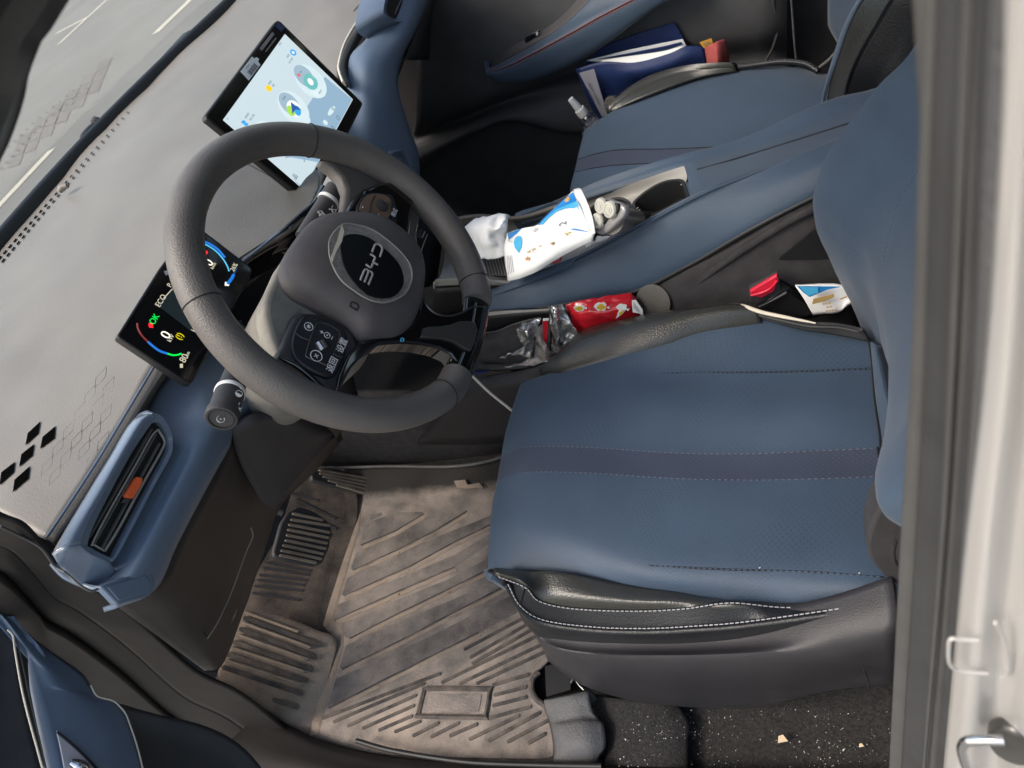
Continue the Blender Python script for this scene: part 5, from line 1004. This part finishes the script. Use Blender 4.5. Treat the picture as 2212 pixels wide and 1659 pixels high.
tg = polys('paper_tag', [L([(1511,92),(1537,83),(1541,97),(1520,104)], 'y', 1.0)], .001, 'yellow_tag', None, label='small yellow orange paper tag beside the red pouch', cat='tag')
text('≡≡', U(1526,94,'y',.998), U(1540,88,'y',.998)-U(1512,97,'y',.998), Z1, .012, 'print_grey', tg)
# spray bottle
sbt = thing('spray_bottle', 'little clear spray bottle with white pump and pale blue label by the passenger seat', 'bottle', tuple(U(1285,265,'y',.92)))
b0 = U(*T3(740,780), 'y', .90); b1 = U(*T3(600,615), 'y', .90); bx = (b1-b0); bl = bx.length
lathe('bottle_body', b0-bx.normalized()*.03, bx, [(0,.016),(.002,.0185),(.03+bl*.28,.0185),(.03+bl*.36,.016),(.03+bl*.42,.009)], 'clear_plastic', sbt)
lathe('label', b0-bx.normalized()*.03, bx, [(.003,.0188),(.03+bl*.14,.0188)], 'wipes_cyan' if 0 else 'ui_label' if 'ui_label' in M else 'label_grey', sbt)
lathe('pump_collar', b0+bx*.40, bx, [(0,.0115),(.004,.0125),(bl*.22,.0115),(bl*.23,.008)], 'print_white', sbt)
lathe('pump_head', b0+bx*.62, bx, [(0,.0085),(bl*.1,.0085),(bl*.3,.007),(bl*.38,.0065),(bl*.385,0)], 'print_white', sbt)
# round tin lid
tl = thing('round_tin', 'small round dark tin with star shaped vents lying against the passenger seat', 'tin', tuple(U(1317,226,'y',.9)))
tc_ = U(*T3(848,648), 'y', .86); tax = (C-tc_).normalized()+Vector((-.5,.2,.0))
lathe('tin_body', tc_, tax, [(-.014,.0165),(-.001,.0165),(0,.0155),(0,.0)], 'satin_silver', tl)
lathe('tin_lid', tc_, tax, [(0,.0150),(.0012,.0145),(.0013,0)], 'plastic_brown', tl)
u_ = tax.normalized().orthogonal().normalized(); v_ = tax.normalized().cross(u_)
polys('vent_slots', [[tc_+tax.normalized()*.0018+(u_*math.cos(t+d)+v_*math.sin(t+d))*r for d, r in ((-.2,.006),(.2,.006),(.3,.011),(-.3,.011))] for t in [i*2*math.pi/7 for i in range(7)]], .0004, 'plastic_black', tl)

# ================================================================== THINGS IN THE CONSOLE TRAY
tis = sheet('tissue', [L([(275,540),(400,470),(530,440),(560,437),(600,440),(640,450)], 'z', [.47,.48,.485,.485,.485,.48], T1), L([(270,600),(350,530),(470,505),(540,540),(590,500),(632,500)], 'z', [.46,.485,.50,.495,.505,.49], T1), L([(300,640),(360,630),(450,600),(540,590),(610,580),(640,600)], 'z', [.455,.475,.49,.48,.475,.465], T1), L([(350,720),(400,700),(480,680),(560,670),(630,670),(660,700)], 'z', [.45,.465,.475,.47,.46,.45], T1), L([(400,805),(430,790),(500,785),(580,775),(640,760),(668,748)], 'z', [.445,.45,.452,.452,.45,.445], T1)], 'paper_white', None, thick=.0008, crinkle=(.004,32), n=8, nr=8, label='crumpled white paper tissue lying at the front end of the console tray', cat='tissue')
wp = thing('wet_wipes_pack', 'white soft pack of wet wipes with blue waves lying across the console tray', 'wipes pack', tuple(U(1180,520,'z',.45)))
q_top = L([(625,585),(740,545),(860,520),(960,420),(1060,330),(1140,250)], 'z', [.475,.49,.498,.505,.515,.52], T1)
q_bot = L([(625,915),(735,885),(860,830),(1000,740),(1150,660),(1290,590)], 'z', [.45,.462,.472,.482,.492,.505], T1)
rws = [q_top, lerprow(q_top, q_bot, .18, .004), lerprow(q_top, q_bot, .5, .011), lerprow(q_top, q_bot, .82, .006), q_bot, [p+Vector((-.004,0,-.012)) for p in q_bot]]
pkb = sheet('pack_body', rws, 'wipes_white', wp, thick=.003, crinkle=(.0007,38), n=7, nr=6)
sheet('crimped_seal', [L([(605,775),(640,915)], 'z', [.462,.45], T1), L([(668,748),(710,900)], 'z', [.470,.456], T1)], 'wipes_white', wp, thick=.001) if 0 else None
sheet('crimped_seal', [L([(1140,245),(1180,232),(1200,240)], 'z', .523, T1), L([(1190,370),(1225,350),(1250,345)], 'z', .521, T1), L([(1245,480),(1270,470),(1290,465)], 'z', .516, T1), L([(1280,595),(1300,590),(1312,583)], 'z', .508, T1)], 'wipes_white', wp, thick=.0012)
wbv = bvh(pkb)
def wpt(x, y, l): return hit(wbv, *T1(x, y), l+.0006)
def wpt_old(x, y, l):                                # a point on the pack surface, ray against the lofted rows
    d = ray(*T1(x, y)); best = None
    n_ = (q_bot[5]-q_top[0]).cross(q_bot[0]-q_top[4]).normalized(); n_ = n_ if n_.z > 0 else -n_
    c_ = (q_top[0]+q_top[5]+q_bot[0]+q_bot[5])/4+n_*(.0115+l)
    return C+d*((c_-C).dot(n_)/d.dot(n_))
WPI = lambda l_, lift: [wpt(x, y, lift) for x, y in l_]
patch('printed_wave', [[(1138,268),(1155,300),(1170,340),(1090,374),(1010,404),(935,468),(880,522),(862,520),(960,425),(1060,335)], [(632,590),(740,550),(700,590),(640,640)]], wbv, T1, .0008, 'wipes_blue', wp)
patch('printed_wave', [[(1168,338),(1190,368),(1150,392),(1080,395),(1015,420),(955,465),(905,520),(880,522),(935,466),(1010,404),(1090,372)], [(690,625),(712,608),(735,612),(747,640),(742,690),(722,740),(690,700),(680,660)]], wbv, T1, .0012, 'wipes_cyan', wp)
patch('printed_logo', [[(1055,325),(1075,310),(1105,305),(1120,318),(1105,330),(1075,338)]], wbv, T1, .0016, 'wipes_orange', wp)
patch('printed_logo', [[(1062,322),(1080,313),(1105,311),(1108,320),(1085,330)]], wbv, T1, .0020, 'yellow', wp)
dW = (wpt(1250,480,0)-wpt(700,760,0)).normalized(); dV = Z1
text('2', wpt(1065,510,.001), Vector((.2,1,0)), -dW, .018, 'print_grey', wp); text('≡≡ ≡≡≡', wpt(880,690,.001), Vector((.9,.4,0)), Vector((-.4,.9,0)), .013, 'gold', wp, name='lettering'); text('✦', wpt(985,663,.001), Y1, -X1, .012, 'gold', wp); text('✿', wpt(793,780,.001), Y1, -X1, .012, 'wipes_orange', wp); text('✣', wpt(1105,585,.001), Y1, -X1, .014, 'yellow', wp); text('☺', wpt(855,562,.001), Y1, -X1, .008, 'print_grey', wp)
for i in range(6):
    tube('crimp_line', [wpt(640+i*9, 640+i*2, .0002), wpt(630+i*12, 780, .0002), wpt(640+i*13, 905-i*6, .0002)], .0005, 'label_grey', wp, n=2, seg=4) if i < 4 else None

# shaver
shv = thing('electric_shaver', 'silver black rotary shaver with three round heads standing in the cup holder', 'shaver', tuple(U(1330,470,'z',.44)))
hc = U(*K1(940,600), 'z', .515); hax = ((C-hc).normalized()*.75+Vector((-.75,-.1,.15))).normalized()
def KP(x, y, l=0): return U(*K1(x, y), 'p', (hc+hax*l, hax))
head_o = [(790,560),(800,470),(850,390),(920,335),(985,338),(1040,365),(1120,390),(1190,430),(1230,470),(1235,540),(1200,620),(1120,700),(1040,780),(960,850),(900,885),(830,885),(780,840),(735,770),(745,690),(790,620)]
slab('head_base', [KP(x, y, -.004) for x, y in head_o], .011, 'shaver_silver', shv, bevel=.003, smooth=2)
slab('head_frame', [KP(x, y, .0) for x, y in [(800,545),(810,480),(855,400),(920,350),(985,355),(1050,395),(1110,405),(1135,450),(1120,530),(1060,600),(960,635),(920,700),(850,780),(790,815),(755,780),(752,700),(790,610)]], .006, 'plastic_black', shv, bevel=.001, smooth=2)
for cx0, cy0, rr in ((872,438,.0098),(1010,495,.0105),(820,668,.0098)):
    o_ = KP(cx0, cy0, .0); c1 = lathe('shaving_head', o_, hax, [(-.002,rr*1.15),(.002,rr*1.12),(.0035,rr),(.0037,rr*.72),(.0030,rr*.70),(.0030,rr*.62),(.0038,rr*.60),(.0038,rr*.35),(.0046,rr*.32),(.0046,0)], 'shaver_ring', shv, 36)
hb = KP(1020,640,-.014); he = U(*K1(1420,660), 'z', .455)
lathe('handle', hb, he-hb, [(0,.022),(.012,.0215),(.035,.0165),((he-hb).length*.9,.015),((he-hb).length,.0145),((he-hb).length+.0005,0)], 'shaver_grey', shv)
lathe('handle', he, he-hb, [(0,.014),(.05,.0135),(.0505,0)], 'plastic_black', shv)
tp2 = sheet('tissue', [L([(610,925),(700,960),(760,1000)], 'z', .46, K1), L([(640,1090),(720,1060),(760,1030)], 'z', .445, K1)], 'paper_white', None, thick=.0008, crinkle=(.002,50), label='small folded white tissue tucked under the shaver head', cat='tissue')
sheet('tissue', [L([(800,890),(900,900),(1010,930)], 'z', .462, K1), L([(750,1040),(860,990),(960,950)], 'z', .448, K1)], 'paper_white', tp2, thick=.0008, crinkle=(.002,50))
# cards in the tray
cd = slab('card', L([(780,868),(880,815),(900,820),(870,878)], 'z', .435, T1), .001, 'teal', None); cd['label'] = 'dark teal card peeking out from under the wipes pack'; cd['category'] = 'card'
cd2 = slab('card', L([(905,790),(975,780),(960,835),(870,872),(880,820)], 'z', .437, T1), .001, 'label_grey', None); cd2['label'] = 'pale grey printed card next to the red packet in the tray'; cd2['category'] = 'card'
text('≡≡≡≡', U(*T1(905,830), 'z', .4385), Vector((-.4,1,0)), Vector((-1,-.4,0)), .008, 'print_grey', cd2)
rp_ = slab('sachet', L([(985,745),(1060,702),(1055,740),(1035,790),(975,812)], 'z', .440, T1), .004, 'red_pack', None, bevel=.001); rp_['label'] = 'small glossy red sachet in the console tray beneath the wipes pack'; rp_['category'] = 'sachet'

# ================================================================== THINGS ON THE LOWER SHELF
sn_ = thing('snack_bag', 'shiny red snack bag with white and yellow drawings on the lower console shelf', 'snack bag', tuple(U(1300,690,'y',.225)))
b_t = L([(1045,285),(1150,258),(1250,240),(1400,215),(1550,195),(1600,215)], 'y', [.238,.238,.238,.24,.24,.238], T5)
b_m = L([(1090,400),(1180,365),(1290,350),(1420,330),(1560,300),(1645,300)], 'y', [.226,.218,.212,.212,.215,.225], T5)
b_b = L([(1150,545),(1200,560),(1310,540),(1440,500),(1580,430),(1668,385)], 'y', [.222,.216,.212,.212,.215,.224], T5)
sheet('bag_body', [b_t, lerprow(b_t, b_m, .5, .0), b_m, lerprow(b_m, b_b, .5, .0), b_b], 'red_pack', sn_, thick=.006, crinkle=(.0022,55), n=7, nr=7)
def bagp(x, y, dy=0): return U(*T5(x, y), 'y', .2075+dy)
def blob(cx, cy, rx, ry, n=12, j=.18, dy=0): return [bagp(cx+rx*math.cos(t)*(1+j*math.sin(3*t+cx)), cy+ry*math.sin(t)*(1+j*math.cos(4*t+cy)), dy) for t in [2*math.pi*i/n for i in range(n)]]
polys('printed_drawing', [blob(1160,318,44,26), [bagp(1200,312),bagp(1218,308),bagp(1218,324),bagp(1202,326)], blob(1330,305,48,36), [bagp(1375,312),bagp(1398,305),bagp(1396,322)], blob(1500,310,42,28), [bagp(1530,325),bagp(1560,322),bagp(1545,340)], [bagp(1475,335),bagp(1530,330),bagp(1500,365),bagp(1450,400)], [bagp(1578,255),bagp(1610,252),bagp(1665,330),bagp(1668,378),bagp(1640,360),bagp(1600,352),bagp(1585,350)]], .0006, 'print_white', sn_)
polys('printed_drawing', [blob(1155,320,34,15,dy=-.0006), blob(1332,308,34,22,dy=-.0006), [bagp(1475,350,-.0006),bagp(1515,335,-.0006),bagp(1500,362,-.0006),bagp(1478,378,-.0006)]], .0004, 'yellow', sn_)
polys('barcode', [[bagp(1592+i*7,268+i*10,-.0006),bagp(1594+i*7,268+i*10,-.0006),bagp(1594+i*7,318+i*6,-.0006),bagp(1592+i*7,318+i*6,-.0006)] for i in range(7)], .0003, 'print_grey', sn_)

# clear plastic zip bag
zb = thing('plastic_bag', 'crinkled clear plastic bag with red and white zip strip beside the red snack bag', 'plastic bag', tuple(U(1230,720,'y',.21)))
zt = L([(905,310),(945,295),(985,292),(1035,295)], 'y', [.232,.226,.228,.23], T5); zm = L([(920,450),(975,430),(1030,420),(1090,410)], 'y', [.216,.206,.212,.214], T5); zc = L([(930,580),(985,575),(1040,560),(1130,500)], 'y', [.208,.2,.205,.205], T5); ze = L([(925,690),(975,680),(1010,660),(1145,545)], 'y', [.2,.196,.196,.2], T5)
sheet('bag_film', [zt, zm, zc, ze], 'film', zb, thick=.0012, crinkle=(.0035,75), n=8, nr=8)
slab('zip_strip', L([(862,410),(918,402),(925,560),(918,690),(870,660),(862,640)], 'y', .212, T5), .001, 'film', zb)
slab('zip_strip', L([(865,420),(908,415),(905,520),(890,650),(868,640)], 'y', .2085, T5), .0008, 'red_pack', zb)
slab('zip_strip', L([(868,402),(912,398),(914,414),(866,420)], 'y', .208, T5), .0008, 'print_white', zb)
pb2 = sheet('plastic_bag', [L([(795,470),(830,450),(862,440)], 'y', .222, T5), L([(800,560),(840,560),(875,560)], 'y', [.21,.203,.206], T5), L([(780,700),(850,700),(940,700)], 'y', [.20,.194,.196], T5), L([(540,800),(740,770),(930,740)], 'y', [.190,.188,.188], T5)], 'film_hazy', None, thick=.0012, crinkle=(.004,70), n=8, nr=8, label='hazy beige plastic film wrapper bunched beside the dark pouch', cat='plastic bag')
dp = thing('fabric_pouch', 'dark brown stitched pouch under shiny clear film on the lower console shelf', 'pouch', tuple(U(1100,760,'y',.2)))
f0 = L([(390,515),(500,500),(620,450),(740,415),(850,392)], 'y', .232, T5); f1 = L([(370,600),(500,590),(620,560),(740,530),(830,520)], 'y', [.212,.208,.208,.21,.215], T5); f2 = L([(340,740),(450,750),(600,760),(700,750),(790,700)], 'y', .197, T5)
sheet('pouch_body', [f0, f1, f2], 'side_fabric', dp, thick=.006, crinkle=(.0015,40))
tube('pouch_piping', f0, .0012, 'rubber_grey', dp); stitches('stitching', f0, 'grey_stitch', dp, .005, .003, .0004)
sheet('clear_film', [L([(700,430),(770,410),(850,395)], 'y', .222, T5), L([(660,520),(740,500),(800,500)], 'y', [.205,.2,.205], T5), L([(690,620),(740,600),(790,600)], 'y', [.2,.194,.198], T5), L([(480,730),(620,690),(780,720)], 'y', [.194,.19,.19], T5)], 'film', dp, thick=.0012, crinkle=(.004,85), n=9, nr=9)
mat('blue_scrap', (.01,.015,.12), .4)
slab('label', L([(330,832),(400,825),(440,815),(400,836),(330,850)], 'y', .186, T5), .002, 'blue_scrap', dp)
# charging cable
tube('cable', [U(620+400,812,'y',.165), U(1060,850,'y',.145), U(1112,892,'y',.12), U(1150,930,'z',.25)], .0022, 'cream', None, label='thin cream cable running from below the wheel to under the driver seat', cat='cable')
# buckle
bk_ = thing('seat_belt_buckle', 'black seat belt buckle with bright red release button beside the driver seat', 'seat belt buckle', tuple(U(1690,680,'y',.2)))
BP = lambda l_, y: L(l_, 'y', y, T4)
bb = [BP([(800,1095),(1040,960),(1060,1080),(860,1205),(820,1180)], .205), BP([(805,1180),(870,1240),(1110,1110),(1060,1070)], .2)]
sheet('buckle_body', [BP([(800,1090),(1045,958),(1180,1040),(1290,1160)], [.235,.235,.235,.235]), BP([(805,1150),(1060,1020),(1170,1080),(1310,1190)], [.215,.215,.215,.215]), BP([(830,1235),(900,1200),(1110,1100),(1320,1240)], .205), BP([(960,1290),(1100,1320),(1250,1340),(1310,1290)], .2)], 'plastic_black', bk_, thick=.008, lin=True)
slab('buckle_face', BP([(800,1092),(1038,960),(1062,1085),(870,1215),(812,1195)], .204), .01, 'plastic_dark', bk_, bevel=.0015)
slab('release_button', BP([(808,1100),(1032,966),(1045,1010),(1005,1100),(900,1155),(815,1135)], .199), .006, 'red_plastic', bk_, bevel=.0015)
tube('button_ridge', BP([(815,1130),(900,1110),(980,1070),(1035,1005)], .196), .0018, 'red_plastic', bk_)
tube('buckle_edge', BP([(808,1205),(870,1235),(1000,1165),(1108,1100)], .199), .0010, 'rubber_grey', bk_); tube('buckle_edge', BP([(840,1240),(960,1190),(1110,1110)], .1985), .0008, 'rubber_grey', bk_)
# second wipes pack behind the buckle
w2 = thing('wet_wipes_pack', 'white and blue wipes pack with gold stripe wedged behind the red belt buckle', 'wipes pack', tuple(U(1790,640,'y',.26)))
sheet('pack_body', [BP([(1180,1050),(1380,1045),(1570,1050),(1640,1100)], .205), BP([(1250,1160),(1400,1150),(1560,1150),(1640,1160)], .198), BP([(1330,1290),(1420,1280),(1550,1265),(1630,1150)], .192)], 'wipes_white', w2, thick=.006, crinkle=(.0008,30))
polys('printed_wave', [BP([(1195,1055),(1560,1060),(1440,1085),(1300,1145),(1250,1110)], .1885)], .0004, 'wipes_blue', w2); polys('printed_wave', [BP([(1215,1060),(1370,1065),(1370,1110),(1290,1135)], .1870)], .0004, 'wipes_cyan', w2)
polys('printed_stripe', [BP([(1330,1160),(1500,1120),(1502,1145),(1420,1180),(1320,1205)], .1870), BP([(1550,1160),(1610,1135),(1600,1150),(1555,1168)], .1870)], .0004, 'gold', w2)
for i_, s_ in enumerate(('≡≡≡', '≡≡', '≡≡≡≡')): text(s_, U(*T4(1440+20*i_, 1200+28*i_), 'y', .1855), U(*T4(1600,1190), 'y', .1855)-U(*T4(1400,1215), 'y', .1855), Z1, .006, 'gold', w2)
sheet('seat_gap_trim', [BP([(1180,880),(1500,870),(1620,880)], .27), BP([(1180,1040),(1500,1040),(1640,1050)], .262)], 'side_fabric', con, thick=.006)
sheet('seat_gap_trim', [BP([(800,1240),(1100,1330),(1350,1380),(1700,1420)], .19), BP([(1320,1290),(1540,1270),(1640,1180),(1720,1300)], .235)], 'plastic_black', con, thick=.006)

# ================================================================== OPEN DRIVER DOOR, lower left
dd = thing('driver_door', 'open driver door lining in blue and dark plastic with a silver inner handle', 'car door', (-.45,-.45,.3))
dP0 = Vector((-.30,-.40,.5)); dN = Vector((.80,.50,.33)).normalized()
dUp = lambda pts, K=V2, l=0: [U(*K(*p), 'p', (dP0+dN*l, dN)) for p in pts]
sheet('door_panel', [dUp([(700,1040),(760,1115),(870,1145),(1200,1240),(1600,1340),(1900,1520),(2200,1900)], l=-.012), dUp([(700,1300),(760,1350),(900,1400),(1150,1450),(1500,1550),(1800,1700),(2100,2000)], l=-.02), dUp([(700,1900),(760,1950),(1000,2000),(1150,2000),(1500,2000),(1800,2050),(2100,2200)], l=-.02)], 'seal_rubber', dd, thick=.01)
sheet('door_edge', [dUp([(-100,380),(0,500),(60,590),(100,640),(150,950),(230,1300),(330,1680),(400,1950)], l=-.006), dUp([(-300,400),(-150,560),(-60,700),(0,800),(0,1000),(0,1350),(30,1680),(60,1950)], l=-.01), dUp([(-500,400),(-400,560),(-300,700),(-200,900),(-160,1100),(-120,1350),(-100,1680),(-80,1950)], l=-.01)], 'seal_rubber', dd, thick=.004)
b_o = [(-100,350),(0,440),(100,520),(190,600),(330,710),(500,830),(640,930),(700,1020),(750,1105),(870,1140),(925,1190),(970,1240),(1005,1330),(1040,1430),(1075,1550),(1105,1680),(1200,2000),(500,2000),(400,1659),(345,1400),(290,1200),(255,1050),(230,900),(205,740),(180,700),(110,640),(0,500),(-100,400)]
upper = sheet('upper_trim', [dUp([(-60,392),(0,440),(100,520),(190,600),(330,710),(500,830),(640,930),(700,1020),(752,1105),(870,1140),(930,1190),(972,1245),(1005,1330),(1040,1430),(1075,1550),(1105,1680),(1160,1900)], l=0), dUp([(-60,420),(0,468),(70,545),(150,650),(260,790),(370,900),(440,990),(500,1060),(560,1080),(620,1150),(670,1220),(710,1290),(740,1370),(770,1460),(800,1560),(830,1680),(880,1900)], l=.006), dUp([(-60,450),(0,500),(60,580),(110,650),(185,720),(205,770),(222,860),(235,930),(252,1030),(270,1110),(290,1200),(310,1290),(330,1380),(350,1470),(372,1560),(400,1680),(450,1900)], l=0)], 'blue_soft', dd, thick=.01, n=3)
tube('chrome_strip', dUp([(60,590),(100,640),(115,740),(150,950),(185,1120),(230,1300),(280,1480),(335,1680),(400,1900)], l=.002), .0011, 'cream', dd)
tube('chrome_strip', dUp([(110,640),(140,720),(180,880),(215,1050),(260,1250),(310,1460),(360,1680),(420,1900)], l=.002), .0008, 'dash_cowl', dd)
tube('trim_edge', dUp([(700,1020),(752,1105),(870,1140),(930,1190),(972,1245),(1005,1330),(1040,1430),(1075,1550),(1105,1680)], l=.001), .0009, 'cream', dd)
rec = slab('handle_recess', dUp([(440,1370),(460,1395),(600,1510),(740,1659),(900,1850),(520,1850),(500,1659),(470,1500)], l=.0075), .002, 'label_grey', dd)
tube('recess_edge', dUp([(440,1380),(600,1515),(740,1659),(900,1850)], l=.0085), .0012, 'seam_dark', dd)
tube('inner_handle', dUp([(545,1612),(600,1640),(640,1680),(700,1800)], l=.014), [.003,.006,.0075,.007], 'chrome', dd)
